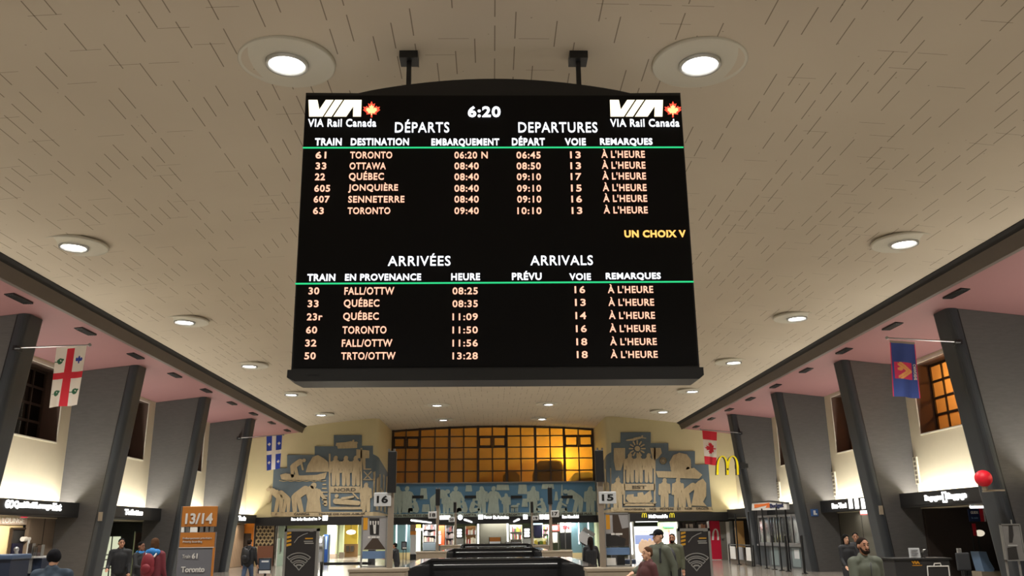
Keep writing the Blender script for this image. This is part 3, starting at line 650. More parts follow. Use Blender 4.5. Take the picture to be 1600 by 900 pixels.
# ================================================================== from here on everything is in plain metres
METRIC = True
XW, XL, YEND, YREC = 15.05, 14.35, 54.1, 61.15       # side wall, lintel face, end wall, back of recess
FINM = [y*UM for y in FINS]; BAYM = [(a*UM, b*UM) for a, b in BAYS]
ZL = 2.44
XV, YV, ZV = Vector((1, 0, 0)), Vector((0, 1, 0)), Vector((0, 0, 1))
def ftext(name, t, px0, px1, yt, yb, Y, m, parent, bold=.02, depth=.006):
    p, q = at(px0, yb, Y), at(px1, yt, Y); b = MB(); add_text(b, t, (p.x, Y, p.z), XV, ZV, q.x-p.x, q.z-p.z, bold=bold, depth=depth); return b.build(name, m, parent)
def stext(name, t, px0, px1, py, hgt, sgn, X, m, parent, bold=.03):
    p, q = atX(px0, py[0], X), atX(px1, py[1], X); zc = (p.z+q.z)/2; b = MB(); y0 = p.y if sgn < 0 else p.y
    add_text(b, t, (X, p.y, zc-hgt/2), YV if sgn < 0 else -YV, ZV, abs(q.y-p.y), hgt, bold=bold, depth=.01); return b.build(name, m, parent)
GROUND = 2000                                         # a lower edge given as GROUND stands on the floor
def fbox(mb, px0, px1, yt, yb, Y, dep, bevel=0):
    """box whose front face covers the given photo rectangle at depth Y, going back by dep"""
    a, b_ = at(px0, yt, Y), at(px1, yb, Y); c0 = at((px0+px1)/2, yt, Y); c1 = at((px0+px1)/2, yb, Y)
    if yb >= GROUND: c1.z = 0.0
    mb.b2(at(px0, (yt+min(yb, 870))/2, Y).x, at(px1, (yt+min(yb, 870))/2, Y).x, Y, Y+dep, c1.z, c0.z, bevel); return mb
def part(name, m, parent, px0, px1, yt, yb, Y, dep=.02, bevel=0, label=None):
    b = MB(); fbox(b, px0, px1, yt, yb, Y, dep, bevel); return b.build(name, m, parent, label)
# ------------------------------------------------------------------ flags
f_white = mat('flag_white', (226, 218, 208), .8); f_red = mat('flag_red', (206, 40, 56), .8); f_green = mat('flag_green', (40, 96, 66), .8); f_blue = mat('flag_blue', (38, 62, 156), .8)
f_navy = mat('flag_navy', (54, 74, 142), .8); f_mag = mat('flag_magenta', (206, 48, 92), .8); f_gold = mat('flag_gold', (226, 160, 92), .8); f_grey = mat('flag_hem', (150, 136, 122), .8)
def ell(u, v, cu, cv, a, b_): return ((u-cu)/a)**2+((v-cv)/b_)**2 < 1
def fleur(u, v, cu, cv, s):
    x, y = (u-cu)/s, (v-cv)/(s*.5)
    return ell(x, y, 0, -.35, .28, .75) or ell(x, y, -.6, -.1, .32, .5) or ell(x, y, .6, -.1, .32, .5) or (abs(y-.3) < .13 and abs(x) < .75) or ell(x, y, 0, .65, .22, .4)
def p_montreal(u, v):
    if .37 < u < .62 and v > .03 or .43 < v < .54: return 1
    if fleur(u, v, .80, .23, .12): return 3
    for cu, cv in ((.17, .235), (.20, .77), (.80, .76)):
        if ell(u, v, cu, cv, .10, .05) and not ell(u, v, cu+.03, cv-.012, .035, .014) or ell(u, v, cu+.08, cv-.02, .06, .02) or (abs(v-cv-.01) < .006 and abs(u-cu) < .17 and u < cu): return 2
    return 0
def p_quebec(u, v):
    if .36 < u < .62 or .43 < v < .55: return 0
    for cu in (.18, .82):
        for cv in (.24, .78):
            if fleur(u, v, cu, cv, .1): return 0
    return 3
def p_canada(u, v):
    if v < .26 or v > .76: return 1
    x, y = (v-.51)/.34, .5-(u-.5)/.82          # leaf lies on its side, stem to the right
    return 1 if inpoly(x, y, LEAF) else 0
def p_navy(u, v):
    if v < .035: return 3
    if .12 < u < .80 and .38 < v < .68:
        if abs(abs(v-.53)*1.1-(.78-u)*.35) < .025 and u > .3 or abs(abs(v-.53)*1.1-(.62-u)*.35) < .025 and .25 < u or ell(u, v, .33, .5, .1, .03): return 2
        return 1
    if u < .04 or u > .97: return 1
    return 0
def flag(name, label, P, Y, mats, pat, pole, plabel=None, amp=.05):
    """P = photo corners (top left, top right, bottom right, bottom left) of the hanging cloth at depth Y"""
    c = [at(*q, Y) for q in P]; t = thing(name, label, 'flag', ((c[0]+c[1])/2), 'flags on poles along the hall')
    def fn(u, v):
        p = (c[0]*(1-u)+c[1]*u)*(1-v)+(c[3]*(1-u)+c[2]*u)*v
        return p+Vector((0, amp*math.sin(u*9+v*1.5)*(.25+.75*v)-.02, -.02*math.sin(u*math.pi)*v*(1-v)))
    b = MB(); b.grid(fn, 72, 130, lambda u, v: pat(u, v)); o = b.build('flag_cloth', mats, t, recalc=False)
    a, e = at(*pole[0], Y), at(*pole[1], Y); b = MB(); b.cyl(a, e, .022, .018, 10).sph(e, .05, u=10, v=8); b.build('flag_pole', m_steel, t); b = MB(); b.cyl(a+Vector((0, 0, -.0)), a+(e-a).normalized()*.15, .05, n=10); b.b2(a.x-.06, a.x+.06, Y-.03, Y+.26, a.z-.07, a.z+.07); b.build('pole_socket', m_black, t)
    return t, fn
flag('red_cross_flag', 'white flag with a red cross and four small emblems hanging on the left', [(89, 543.5), (136, 540), (122, 633), (76, 637)], FINM[0]-.15, [f_white, f_red, f_green, f_blue], p_montreal, [(24, 543.6), (140, 539)])
flag('blue_cross_flag', 'small blue flag with white cross and lilies beside the left mural', [(416.5, 682), (441, 680), (438, 732), (416.5, 735.5)], FINM[3]-.2, [f_white, f_red, f_green, f_blue], p_quebec, [(372, 684.3), (443, 679.5)])
flag('maple_leaf_flag', 'red and white maple leaf flag above the yellow arches', [(1097, 672.5), (1120, 675), (1119, 727.5), (1101.5, 725)], FINM[3]-.2, [f_white, f_red], p_canada, [(1158, 676.5), (1094, 671)])
fl_, fn_ = flag('navy_flag', 'navy blue flag with a red square and pale lettering hanging on the right', [(1389.5, 532), (1429, 535), (1436.5, 623), (1396, 619)], FINM[0]-.15, [f_navy, f_mag, f_gold, f_grey], p_navy, [(1500, 534.4), (1386, 528)])
b = MB(); me, tx0, tx1, ty0, ty1 = textmesh('CANADIENS', .02); n0 = len(b.b.verts); b.b.from_mesh(me); b.b.verts.ensure_lookup_table()
for v in b.b.verts[n0:]:
    s_ = (v.co.x-tx0)/(tx1-tx0); r_ = (v.co.y-ty0)/(ty1-ty0); d_ = v.co.z
    v.co = fn_(.945-.095*r_, .40+.28*s_)+Vector((0, -.02-.2*d_, 0))
b.build('flag_lettering', f_white, fl_)
# ------------------------------------------------------------------ golden arches sign on the far right pillar
m_yel = mat('sign_yellow', (240, 222, 20), .4); m_yele = emi('sign_yellow_light', (1.0, .78, .03), 1.0, True)
def arch_pts(px0, px1, yt, yb, Y, w_, n=16):
    """outline of two tall arches standing side by side, as two bands"""
    res = []
    mid = (px0+px1)/2
    for a, c in ((px0, mid+.04*(px1-px0)), (mid-.04*(px1-px0), px1)):
        o, i = [], []
        for k in range(n+1):
            t = math.pi*k/n; x = (a+c)/2-math.cos(t)*(c-a)/2; s_ = math.sin(t)**.62
            o.append((x, yb-(yb-yt)*s_)); ww = w_*(c-a)
            x2 = (a+c)/2-math.cos(t)*((c-a)/2-ww); i.append((x2, yb-(yb-yt-ww*.55)*s_ if 0 < k < n else yb))
        res.append([at(x, y, Y) for x, y in o]+[at(x, y, Y) for x, y in reversed(i)])
    return res
YM = FINM[3]-.75
t = thing('golden_arches_sign', 'large yellow double arch sign sticking out from the far right pillar', 'sign', at(1155, 728, YM))
for k, ps in enumerate(arch_pts(1119.5, 1154.5, 712, 742, YM, .17)):
    b = MB(); b.prism([(p.x, p.z) for p in ps], (0, YM+.012, 0), XV, ZV, (0, .26, 0)); b.build('arch_side', m_black, t); b = MB(); b.prism([(p.x, p.z) for p in ps], (0, YM-.01+.001*k, 0), XV, ZV, (0, .02, 0)); b.build('arch_face', m_yel, t)
b = MB(); p = at(1137, 733, YM); b.sph((p.x, YM-.01, p.z), .05, u=10, v=8); b.build('sign_bolt', m_black, t)
b = MB(); fbox(b, 1152, 1164, 722.5, 732, YM+.02, .3); b.b2(at(1158, 727, YM).x-.05, at(1170, 727, YM).x, YM+.1, FINM[3]+.3, at(1158, 729, YM).z-.06, at(1158, 726, YM).z+.06); b.build('sign_bracket', m_black, t)
# ------------------------------------------------------------------ track gates: piers, posts, plates, parapets
m_post = mat('grey_post', (150, 138, 124), .5, metal=.2); m_plate = mat('sign_plate', (215, 218, 222), .4); m_ink = mat('black_ink', (16, 16, 18), .5)
def gate_post(Y, px, yfoot, box, plate, num, label):
    t = thing('gate_post', label, 'gate post', at(px, yfoot, Y), 'numbered track gate posts')
    zf = at(px, yfoot, Y-.2).z+.016; X = at(px, yfoot, Y).x; zt = at(px, box[2], Y).z
    b = MB(); b.b2(X-.055, X+.055, Y-.055, Y+.055, zf, zt); b.build('post', m_post, t)
    part('loudspeaker_column', m_black, t, box[0], box[1], box[2], box[3], Y-.16, .1, .012)
    b = MB(); xs_ = (box[0]+box[1])/2
    for q in (-.3, .3):
        p = at(xs_+q*(box[1]-box[0]), box[2], Y-.11); b.cyl((p.x, Y-.11, p.z), (p.x, Y-.11, p.z+.05), .025)
    b.build('top_bracket', m_steel, t)
    pl = part('number_plate', m_plate, t, *plate, Y-.10, .04, .015)
    ftext('track_number', num, plate[0]+.17*(plate[1]-plate[0]), plate[1]-.17*(plate[1]-plate[0]), plate[2]+.22*(plate[3]-plate[2]), plate[3]-.22*(plate[3]-plate[2]), Y-.106, m_ink, pl, .03)
gate_post(GY[0], 608.5, 889, (605.5, 619, 705, 770), (584, 611, 769.5, 791), '16', 'tall beige post with track sign 16 in front of the left mural')
gate_post(GY[0], 942.5, 888, (930.5, 943.5, 703.5, 753), (936, 963, 768, 787), '15', 'tall beige post with track sign 15 in front of the right mural')
gate_post(GY[1], 683, 862, (680.5, 687.5, 764, 790), (669, 682.5, 799.5, 810), '18', 'middle distance beige post with track sign 18')
gate_post(GY[1], 861.5, 861, (856, 863, 762, 788), (860.5, 873.5, 797.5, 808), '17', 'middle distance beige post with track sign 17')
gate_post(GY[2], 711.5, 852, (708.5, 712.8, 785, 801), (701, 710.5, 808, 815.5), '20', 'farthest left beige post with small track sign 20')
gate_post(GY[2], 832, 852, (829, 833.2, 784, 801), (832, 841.5, 806, 813), '19', 'farthest right beige post with small track sign 19')
def pier(Y, px0, px1, ytop, label):
    a, b_ = at(px0, ytop, Y-.2), at(px1, ytop, Y-.2); t = thing('gate_pier', label, 'pier', ((a.x+b_.x)/2, Y+.1, 0), 'stone piers at the track stairs')
    b = MB(); b.b2(a.x, b_.x, Y-.2, Y+.35, 0, a.z-.07, .02); b.build('pier_block', m_stone, t); b = MB(); b.b2(a.x-.02, b_.x+.02, Y-.22, Y+.37, a.z-.07, a.z, .015); b.build('pier_cap', m_stone, t)
pier(GY[0], 545, 634, 889, 'low beige stone pier carrying post 16'); pier(GY[0], 917.5, 1000, 888, 'low beige stone pier carrying post 15')
pier(GY[1], 650, 696.5, 862, 'low stone pier under the post of track 18'); pier(GY[1], 848, 894.5, 861, 'low stone pier under the post of track 17')
pier(GY[2], 688, 718.5, 852, 'small far stone pier under post 20'); pier(GY[2], 833, 858, 852, 'small far stone pier under post 19')
def stairwell(Y0, Y1, pxl, pxr, ytop, label):
    xl, xr = at(pxl, ytop, Y0).x, at(pxr, ytop, Y0).x; z = at(pxl, ytop, Y0).z
    t = thing('stair_parapet', label, 'parapet', ((xl+xr)/2, Y0, 0), 'dark parapets round the track stairs')
    for x0, x1 in ((xl-.22, xl), (xr, xr+.22)):
        b = MB(); b.b2(x0, x1, Y0+.38, Y1, 0, z-.05); b.build('parapet_side', m_granite, t); b = MB(); b.b2(x0-.04, x1+.04, Y0+.38, Y1, z-.05, z); b.build('parapet_coping', m_coping, t, label='polished dark coping')
    b = MB(); b.b2(xl, xr, Y1-.22, Y1, 0, z-.05); b.build('parapet_back', m_granite, t); b = MB(); b.b2(xl-.26, xr+.26, Y1-.26, Y1+.04, z-.05, z); b.build('parapet_coping', m_coping, t)
    b = MB(); b.tube([(xl+.1, Y1-.3, z-.18), (xr-.1, Y1-.3, z-.18)], .022); b.build('back_rail', m_steel, t)
    b = MB(); n = 6; st = [(Y0+.6+.3*(q_+dq), -.17*(q_+1)) for q_ in range(n) for dq in (0, 1)]+[(Y1-.25, -.17*n), (Y1-.25, -1.2), (Y0+.6, -1.2)]
    b.prism(st, (xl, 0, 0), YV, ZV, (xr-xl, 0, 0)); b.build('stair_flight', m_granite, t)
    for sx in (-1, 1):
        X = (xl+xr)/2+sx*(xr-xl)*.24
        b = MB(); b.prism([(Y0+.65, -.16), (Y0+.65, .72), (Y0+.95, .72), (Y0+2.4, -.3), (Y0+2.4, -1.0), (Y0+2.1, -1.0)], (X-.06, 0, 0), YV, ZV, (.12, 0, 0)); b.build('stair_balustrade', m_black, t)
stairwell(GY[0], 25.6, 636, 916, 889, 'nearest dark stair parapet between posts 16 and 15'); stairwell(GY[1], 41.2, 697, 847, 862, 'middle dark stair parapet between posts 18 and 17'); stairwell(GY[2], 57.0, 719, 832, 852.5, 'farthest dark stair parapet between posts 20 and 19')
# framed posters beside posts 16 and 15
m_frame = mat('poster_frame_metal', (158, 158, 156), .35, metal=.6); m_pblue = mat('poster_blue_panel', (104, 132, 172), .5); m_pgrey = mat('poster_grey', (168, 166, 168), .5, noise=.25, nscale=2.5); m_pyel = mat('poster_yellow', (226, 160, 40), .5); m_pbrown = mat('poster_brown', (70, 56, 46), .5); m_pdark = mat('poster_dark', (38, 36, 36), .5); m_pwhite = mat('poster_white', (226, 224, 220), .5)
def frame_rect(mb, px0, px1, yt, yb, Y, w_):
    a, b_ = at(px0, (yt+yb)/2, Y).x, at(px1, (yt+yb)/2, Y).x; zt, zb = at((px0+px1)/2, yt, Y).z, at((px0+px1)/2, yb, Y).z
    mb.b2(a, a+w_, Y-.02, Y+.05, zb, zt).b2(b_-w_, b_, Y-.02, Y+.05, zb, zt).b2(a, b_, Y-.02, Y+.05, zt-w_, zt).b2(a, b_, Y-.02, Y+.05, zb, zb+w_)
def ppoly(name, m, parent, pts, Y, dep=.006):
    b = MB(); ps = [at(x, y, Y) for x, y in pts]; b.prism([(p.x, p.z) for p in ps], (0, Y, 0), XV, ZV, (0, dep, 0)); return b.build(name, m, parent)
Y = GY[0]+.1
t = thing('framed_poster', 'framed poster with a brown road standing on the pier left of post 16', 'poster', at(585, 888, Y), 'framed posters beside the first gate')
b = MB(); frame_rect(b, 564, 604.5, 806, 886.5, Y, .03); b.build('frame', m_frame, t)
po = part('poster_sheet', m_pgrey, t, 567, 603, 808, 859, Y, .02); part('poster_strip', m_pyel, po, 567.5, 574.5, 809, 828, Y-.008, .006)
ppoly('poster_road', m_pbrown, po, [(568, 858.5), (582, 841), (590, 841), (602.5, 858.5)], Y-.01)
ppoly('poster_figure', m_pdark, po, [(577, 810), (593, 810), (592.5, 822), (592, 836), (578, 836)], Y-.009); ppoly('poster_figure', m_pwhite, po, [(583, 820), (587.5, 820), (587, 834), (584, 834)], Y-.014); 
for x in (579, 583, 587, 591): ppoly('poster_hand', m_pwhite, po, [(x-1.2, 814), (x+1.2, 814), (x+.8, 820), (x-.8, 820)], Y-.013)
for x0, x1 in ((575, 579), (580.5, 587), (588.5, 593)): part('poster_caption', m_pwhite, po, x0, x1, 838, 841, Y-.012, .004)
part('blue_panel', m_pblue, t, 566, 603.5, 861, 873, Y, .02)
t = thing('framed_poster', 'framed poster with a dark arm motif standing on the pier right of post 15', 'poster', at(965, 886, Y), 'framed posters beside the first gate')
b = MB(); frame_rect(b, 944.5, 985.5, 801, 885.5, Y, .03); b.build('frame', m_frame, t)
po = part('poster_sheet', m_pgrey, t, 946.5, 983, 804, 854, Y, .02); part('poster_strip', m_pyel, po, 947, 953, 804.5, 827, Y-.008, .006)
ppoly('poster_figure', m_pbrown, po, [(957, 804.5), (966, 804.5), (972, 826), (983, 824), (983, 853), (972, 853), (968, 836), (958, 832)], Y-.009); ppoly('poster_figure', m_pdark, po, [(947, 834), (955, 834), (968, 838), (978, 842), (976, 853.5), (947, 853.5)], Y-.011)
for x0, x1 in ((955, 960.5), (962, 972.5)): part('poster_caption', m_pwhite, po, x0, x1, 833, 836, Y-.014, .004)
part('blue_panel', m_pblue, t, 946, 984.5, 855.5, 867, Y, .02); part('white_leaflet_box', m_pwhite, t, 947, 962, 872, 884, Y+.02, .05); part('dark_leaflet_box', m_black, t, 964, 976, 869, 884, Y+.02, .05)
# ------------------------------------------------------------------ wifi advertising panels
m_adk = mat('advert_black', (44, 42, 44), .4); m_ady = mat('advert_yellow', (214, 160, 44), .5); m_adw = mat('advert_line_grey', (150, 150, 148), .5); m_ado = mat('advert_orange', (150, 84, 40), .5)
def wifi_panel(px0, px1, yt, cx, cy, R, Y, label, flip=1):
    xa, xb = at(px0, 865, Y).x, at(px1, 865, Y).x; zt = at((px0+px1)/2, yt, Y).z
    t = thing('wifi_advert_panel', label, 'advertising panel', ((xa+xb)/2, Y, 0), 'black wireless advert panels')
    b = MB(); b.b2(xa, xa+.07, Y-.06, Y+.12, 0, zt).b2(xb-.07, xb, Y-.06, Y+.12, 0, zt).b2(xa, xb, Y-.06, Y+.12, zt-.08, zt).b2(xa-.1, xb+.1, Y-.25, Y+.3, 0, .05); b.build('panel_frame', m_frame, t)
    f = MB(); f.b2(xa+.07, xb-.07, Y-.02, Y+.06, .05, zt-.08); f = f.build('advert_sheet', m_adk, t)
    k = (px1-px0)/53.0
    for q in range(4):
        y = yt+5+q*6; ppoly('advert_stripe', m_ady, f, [(px0+4*k, y+5), (px0+4*k, y+1), (px0+11.5*k, y-2.2+2), (px0+11.5*k, y+3)], Y-.03)
    for q, (x0, x1, yy, mm) in enumerate(((33, 45, 14.5, m_ady), (31, 45, 19, m_adw), (32, 46, 22, m_adw))): part('advert_caption', mm, f, px0+x0*k, px0+x1*k, yt+yy, yt+yy+1.8, Y-.028, .006)
    part('advert_caption', m_adw, f, px0+40*k, px0+46*k, yt+3, yt+5, Y-.028, .006)
    b = MB(); [b.cyl(at(px0+x0*k, yt+y0, Y-.03), at(px0+x1*k, yt+y1, Y-.03), .012, n=8) for x0, y0, x1, y1 in ((16, 22, 22, 14), (22, 14, 30, 9.5), (30, 9.5, 37, 7))]; b.build('advert_swoosh', m_adw, f)
    for i in range(3):                                                  # three hollow arcs and a drop
        ro, ri = R*(1-.27*i), R*(1-.27*i)-R*.17
        b = MB(); pts = [(cx+ro*math.cos(a), cy-ro*math.sin(a)) for a in [math.radians(48+84*q/14) for q in range(15)]]; pin = [(cx+ri*math.cos(a), cy-ri*math.sin(a)) for a in [math.radians(132-84*q/14) for q in range(15)]]
        b.tube([at(x, y, Y-.03) for x, y in pts+pin], .014, n=6, closed=True); b.build('wifi_arc', m_adw, f)
    b = MB(); b.tube([at(x, y, Y-.03) for x, y in ((cx, cy), (cx-R*.19, cy-R*.24), (cx-R*.1, cy-R*.33), (cx+R*.1, cy-R*.33), (cx+R*.19, cy-R*.24))], .014, n=6, closed=True); b.build('wifi_dot', m_adw, f)
wifi_panel(443.5, 497, 826, 467, 891, 27, 27.0, 'black panel with a wireless symbol standing left of the track 16 poster'); wifi_panel(1060, 1111.5, 825.5, 1088.5, 892, 27.5, 27.0, 'black panel with a wireless symbol standing behind the man in the cap')
# ------------------------------------------------------------------ track 13/14 sign
m_or = mat('sign_orange_brown', (168, 104, 38), .45, noise=.05, nscale=3); m_sg = mat('sign_grey', (98, 98, 104), .45); m_sl = mat('sign_silver_letter', (196, 192, 188), .4)
Y = 15.5
t = thing('track_sign', 'orange and grey standing sign reading 13/14 and Toronto', 'sign', (at(310, 860, Y).x, Y, 0))
part('number_panel', m_or, t, 284, 338.5, 791, 823, Y, .05, .01); pl = part('train_panel', m_sg, t, 279.5, 336, 831.5, 985, Y, .05)
part('header_panel', m_or, pl, 281, 335.5, 832, 855, Y-.012, .012); part('orange_border', m_or, pl, 332, 335.5, 855, 985, Y-.012, .012); part('panel_line', m_sl, pl, 279.5, 334, 855, 856, Y-.014, .012)
for x in (281, 283, 301, 329): part('support_post', m_steel, t, x-.8, x+.8, 791 if x < 283.5 else 820, GROUND, Y+.055, .04)
for x0, x1 in ((283, 287), (291, 295), (297, 308), (312, 317), (321, 325), (328, 333)): part('panel_link', m_white if x0 in (283, 297) else m_steel, t, x0, x1, 822.5, 832, Y+.01, .03)
ftext('number_lettering', '13/14', 289, 333, 801.5, 819, Y-.008, m_sl, t, .03); ftext('header_lettering', 'Embarquement prioritaire', 285.5, 331, 839, 843.5, Y-.02, m_sl, pl, .0); ftext('header_lettering', 'Priority boarding', 285.5, 316, 844.5, 849, Y-.02, m_sl, pl, .0)
ftext('train_lettering', 'Train', 284.5, 297.5, 866.5, 872.5, Y-.008, m_sl, pl, 0); ftext('train_lettering', '61', 299.5, 309, 864.5, 873, Y-.008, m_sl, pl, .03); ftext('train_lettering', 'Toronto', 282.5, 320, 885, 894.5, Y-.008, m_sl, pl, .03)
# ------------------------------------------------------------------ lighted lettering on the lintels
def lsign(label, loc): return thing('lintel_sign', label, 'lighted sign', loc, 'lighted lettering on the black lintels')
xf = XL-.012
t = lsign('long line of white lit lettering on the lintel at the far left edge', atX(50, 790, -xf))
for s_, a, b_, y0, y1 in (('GO', 8.5, 21.5, 787, 788), ('Quai', 22.5, 38.5, 788, 789.5), ('Rail/Lounge', 40.5, 81, 789.5, 792.5), ('Est', 82.5, 96, 791.5, 793)): stext('lettering', s_, a, b_, (y0, y1), .24, -1, -xf, m_signw, t, .05)
t = lsign('short white lit word on the second lintel from the left', atX(210, 800, -xf)); stext('lettering', 'Toilettes', 195, 223, (799.5, 801.5), .22, -1, -xf, m_signw, t, .05)
t = lsign('tiny white lit word on the far left lintel beside the end wall', atX(378, 810, -xf)); stext('lettering', 'Taxis', 372.5, 384, (809, 810.5), .26, -1, -xf, m_signw, t, .05)
t = lsign('white lit words Bagages and Baggage with a bag symbol on the right lintel', atX(1478, 777, xf))
stext('lettering', 'Bagages', 1445, 1471, (779.5, 777.5), .23, 1, xf, m_signw, t, .05); stext('lettering', 'Baggage', 1480.5, 1510, (776.5, 774), .25, 1, xf, m_signw, t, .05)
b = MB(); p, q = atX(1472, 777, xf), atX(1479, 776.5, xf); zc = p.z
for (ya, yb_, za, zb) in ((p.y, q.y, .12, .17), (p.y, q.y, -.17, -.12), (p.y, p.y-(p.y-q.y)*.3, -.17, .17), (q.y+(p.y-q.y)*.3, q.y, -.17, .17)): b.b2(xf-.004, xf+.006, ya, yb_, zc+za, zc+zb)
b.build('bag_symbol', m_signw, t)
t = lsign('white lit word with three pictogram plates on the lintel above the olive wall', atX(1330, 790, xf)); stext('lettering', 'Bus-Taxi', 1300, 1322, (791, 789), .22, 1, xf, m_signw, t, .05)
for x in (1329, 1338.5, 1348.5):
    b = MB(); p, q = atX(x-2.9, 787, xf), atX(x+2.9, 787, xf); b.b2(xf-.004, xf+.006, p.y, q.y, p.z-.2, p.z+.2); b.build('pictogram_plate', m_signw, t)
Ye = 68.85*UM-.012; Yr = 77.6*UM-.012
t = lsign('white lit street name with arrow and square on the lintel under the left mural', at(480, 810, Ye))
ftext('lettering', 'Rue de La Gauchetière', 455, 496, 808.3, 813.5, Ye, m_signw, t, .05); ppoly('arrow', m_signw, t, [(498, 807.6), (498, 812.6), (501.8, 810.2)], Ye); part('pictogram_plate', m_signw, t, 504, 512, 805.4, 813.2, Ye, .01)
t = lsign('white lit words with a round symbol on the lintel below the frieze', at(770, 807, Yr))
part('pictogram_plate', m_signw, t, 747.3, 754.5, 804.2, 811.5, Yr, .01, .004); ftext('lettering', 'Rues', 756, 768.5, 805.5, 810.3, Yr, m_signw, t, .05); ftext('lettering', 'St-Antoine', 770.5, 795, 805.3, 811, Yr, m_signw, t, .05)
t = lsign('row of white lit symbol plates on the lintel behind signs 19 and 17', at(845, 807, Yr))
for x0, x1 in ((817.3, 824.2), (843, 849.3), (850.5, 859)): part('pictogram_plate', m_signw, t, x0, x1, 804, 811.2, Yr, .01)
t = lsign('white lit plates on the lintel between signs 18 and 20', at(700, 808, Yr)); part('pictogram_plate', m_signw, t, 687, 703.5, 805.8, 811.8, Yr, .01); b = MB(); p = at(719, 808.4, Yr); b.cyl((p.x, Yr, p.z), (p.x, Yr+.012, p.z), .17); b.build('pictogram_disc', m_signw, t)
t = lsign('white lit words with an arrow on the lintel right of sign 17', at(890, 806, Yr)); ftext('lettering', 'Rue Mansfield', 878.5, 904, 804.5, 810, Yr, m_signw, t, .05)
t = lsign('lit burger restaurant name between two small yellow arches on the right lintel', at(1028, 806, Ye)); ftext('lettering', "McDonald's", 1013.5, 1043, 803.5, 809.6, Ye, m_signw, t, .05)
for x0 in (1003, 1046.3):
    for ps in arch_pts(x0, x0+7.5, 801.5, 808.5, Ye, .2): b = MB(); b.prism([(p.x, p.z) for p in ps], (0, Ye, 0), XV, ZV, (0, .012, 0)); b.build('small_arch', m_yele, t)
# red globe on the nearest right pillar, small plaques, grilles
m_red = mat('globe_red', (232, 24, 48), .5)
Yg = FINM[0]-.55; p = at(1536.5, 747.5, Yg)
t = thing('red_globe', 'bright red globe in front of the right edge pillar', 'globe', (p.x, Yg, p.z)); b = MB(); b.sph(p, .215, u=32, v=20); b.build('globe', m_red, t)
b = MB(); b.cyl((p.x, Yg, p.z-.30), (p.x, Yg, p.z-.21), .07).b2(p.x-.04, p.x+.5, Yg-.04, Yg+.04, p.z-.33, p.z-.29).b2(p.x+.28, p.x+.36, Yg, FINM[0]+.1, p.z-.33, p.z-.29); b.build('globe_bracket', m_stone, t)
for px, py, k, lb in ((156.5, 807, 1, 'small beige plaque on the edge of the left pillar behind the seated dark head'), (1377, 797, 1, 'small beige plaque on the edge of the right pillar beside the olive wall')):
    Yp = FINM[k]-.02; b = MB(); fbox(b, px-3.2, px+3.2, py-7, py+7, Yp-.02, .03); t = b.build('pillar_plaque', m_stone, None); tag(t, lb, 'plaque')
Yp = FINM[2]-.03
t = thing('blue_notice', 'small blue square sign with white symbol on the pillar left of the olive wall', 'sign', at(1273, 801, Yp)); part('sign_face', mat('sign_blue', (54, 92, 150), .4), t, 1267, 1278.5, 795.5, 806.5, Yp, .02); part('sign_symbol', m_white, t, 1271, 1274.5, 797.5, 804.5, Yp-.005, .006); part('sign_symbol', m_white, t, 1274.5, 1276.8, 802, 804.5, Yp-.005, .006)
m_grl = mat('grille_white', (226, 220, 200), .5); m_slot = mat('grille_slot', (120, 112, 98), .8)
for k, (px, yt, yb, lb) in enumerate(((1430, 714, 757, 'tall white wall grille above the baggage lintel'), (1301.5, 737.5, 776, 'tall white wall grille above the olive wall lintel'), (1214, 753.5, 780, 'tall white wall grille behind the red orange kiosk sign'))):
    X = XW-.02; p, q = atX(px-4.5, (yt+yb)/2, X), atX(px+5.5, (yt+yb)/2, X); zt, zb = atX(px, yt, X).z, atX(px, yb, X).z
    t = thing('wall_grille', lb, 'grille', (X, (p.y+q.y)/2, zb), 'white wall grilles'); b = MB(); b.b2(X-.03, X+.02, p.y, q.y, zb, zt); b.build('grille_frame', m_grl, t)
    for r in range(6):
        for c_ in range(2):
            b = MB(); y0 = q.y+(p.y-q.y)*(.14+.42*c_); h_ = (zt-zb)/6; b.b2(X-.04, X-.025, y0, y0+(p.y-q.y)*.3, zb+h_*(r+.18), zb+h_*(r+.82)); b.build('grille_slot', m_slot, t)
# ------------------------------------------------------------------ lower side walls, store fronts and back rooms
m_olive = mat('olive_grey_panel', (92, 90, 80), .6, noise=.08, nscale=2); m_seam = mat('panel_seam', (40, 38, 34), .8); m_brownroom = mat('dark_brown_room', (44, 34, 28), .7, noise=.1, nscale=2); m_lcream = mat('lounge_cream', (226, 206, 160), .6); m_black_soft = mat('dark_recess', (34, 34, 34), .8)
m_shopw = mat('shop_white_wall', (226, 228, 214), .6); m_pale = mat('pale_green_wall', (196, 206, 168), .6); m_teal = mat('blue_grey_panel', (112, 148, 162), .5, noise=.05, nscale=1)
def xwall(name, sgn, X, y0, y1, z0, z1, m, label=None, th=.12):
    b = MB(); b.b2(sgn*X, sgn*(X+th), y0, y1, z0, z1); return struct(name, b, m, label=label)
for sgn, nm in ((-1, 'left'), (1, 'right')):
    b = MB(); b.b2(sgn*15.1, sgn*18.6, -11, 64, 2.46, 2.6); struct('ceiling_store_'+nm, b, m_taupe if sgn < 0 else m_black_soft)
    xwall('wall_back_'+nm, sgn, 18.4, -11, 82, 0, 2.6, m_brownroom)
yl = atX(45, 830, -15.1).y
xwall('wall_panel_left', -1, 15.1, yl, FINM[1], 0, 2.44, m_taupe, 'taupe wall with a framed notice left of the second pillar')
for q, pxs in enumerate((67, 117)):
    p = atX(pxs, 840, -15.09); b = MB(); b.b2(-15.1, -15.09, p.y-.012, p.y+.012, 0, 2.44); struct('trim_%d' % (40+q), b, m_seam)
xwall('wall_lounge', -1, 15.3, 18, yl, 0, 2.46, m_lcream)
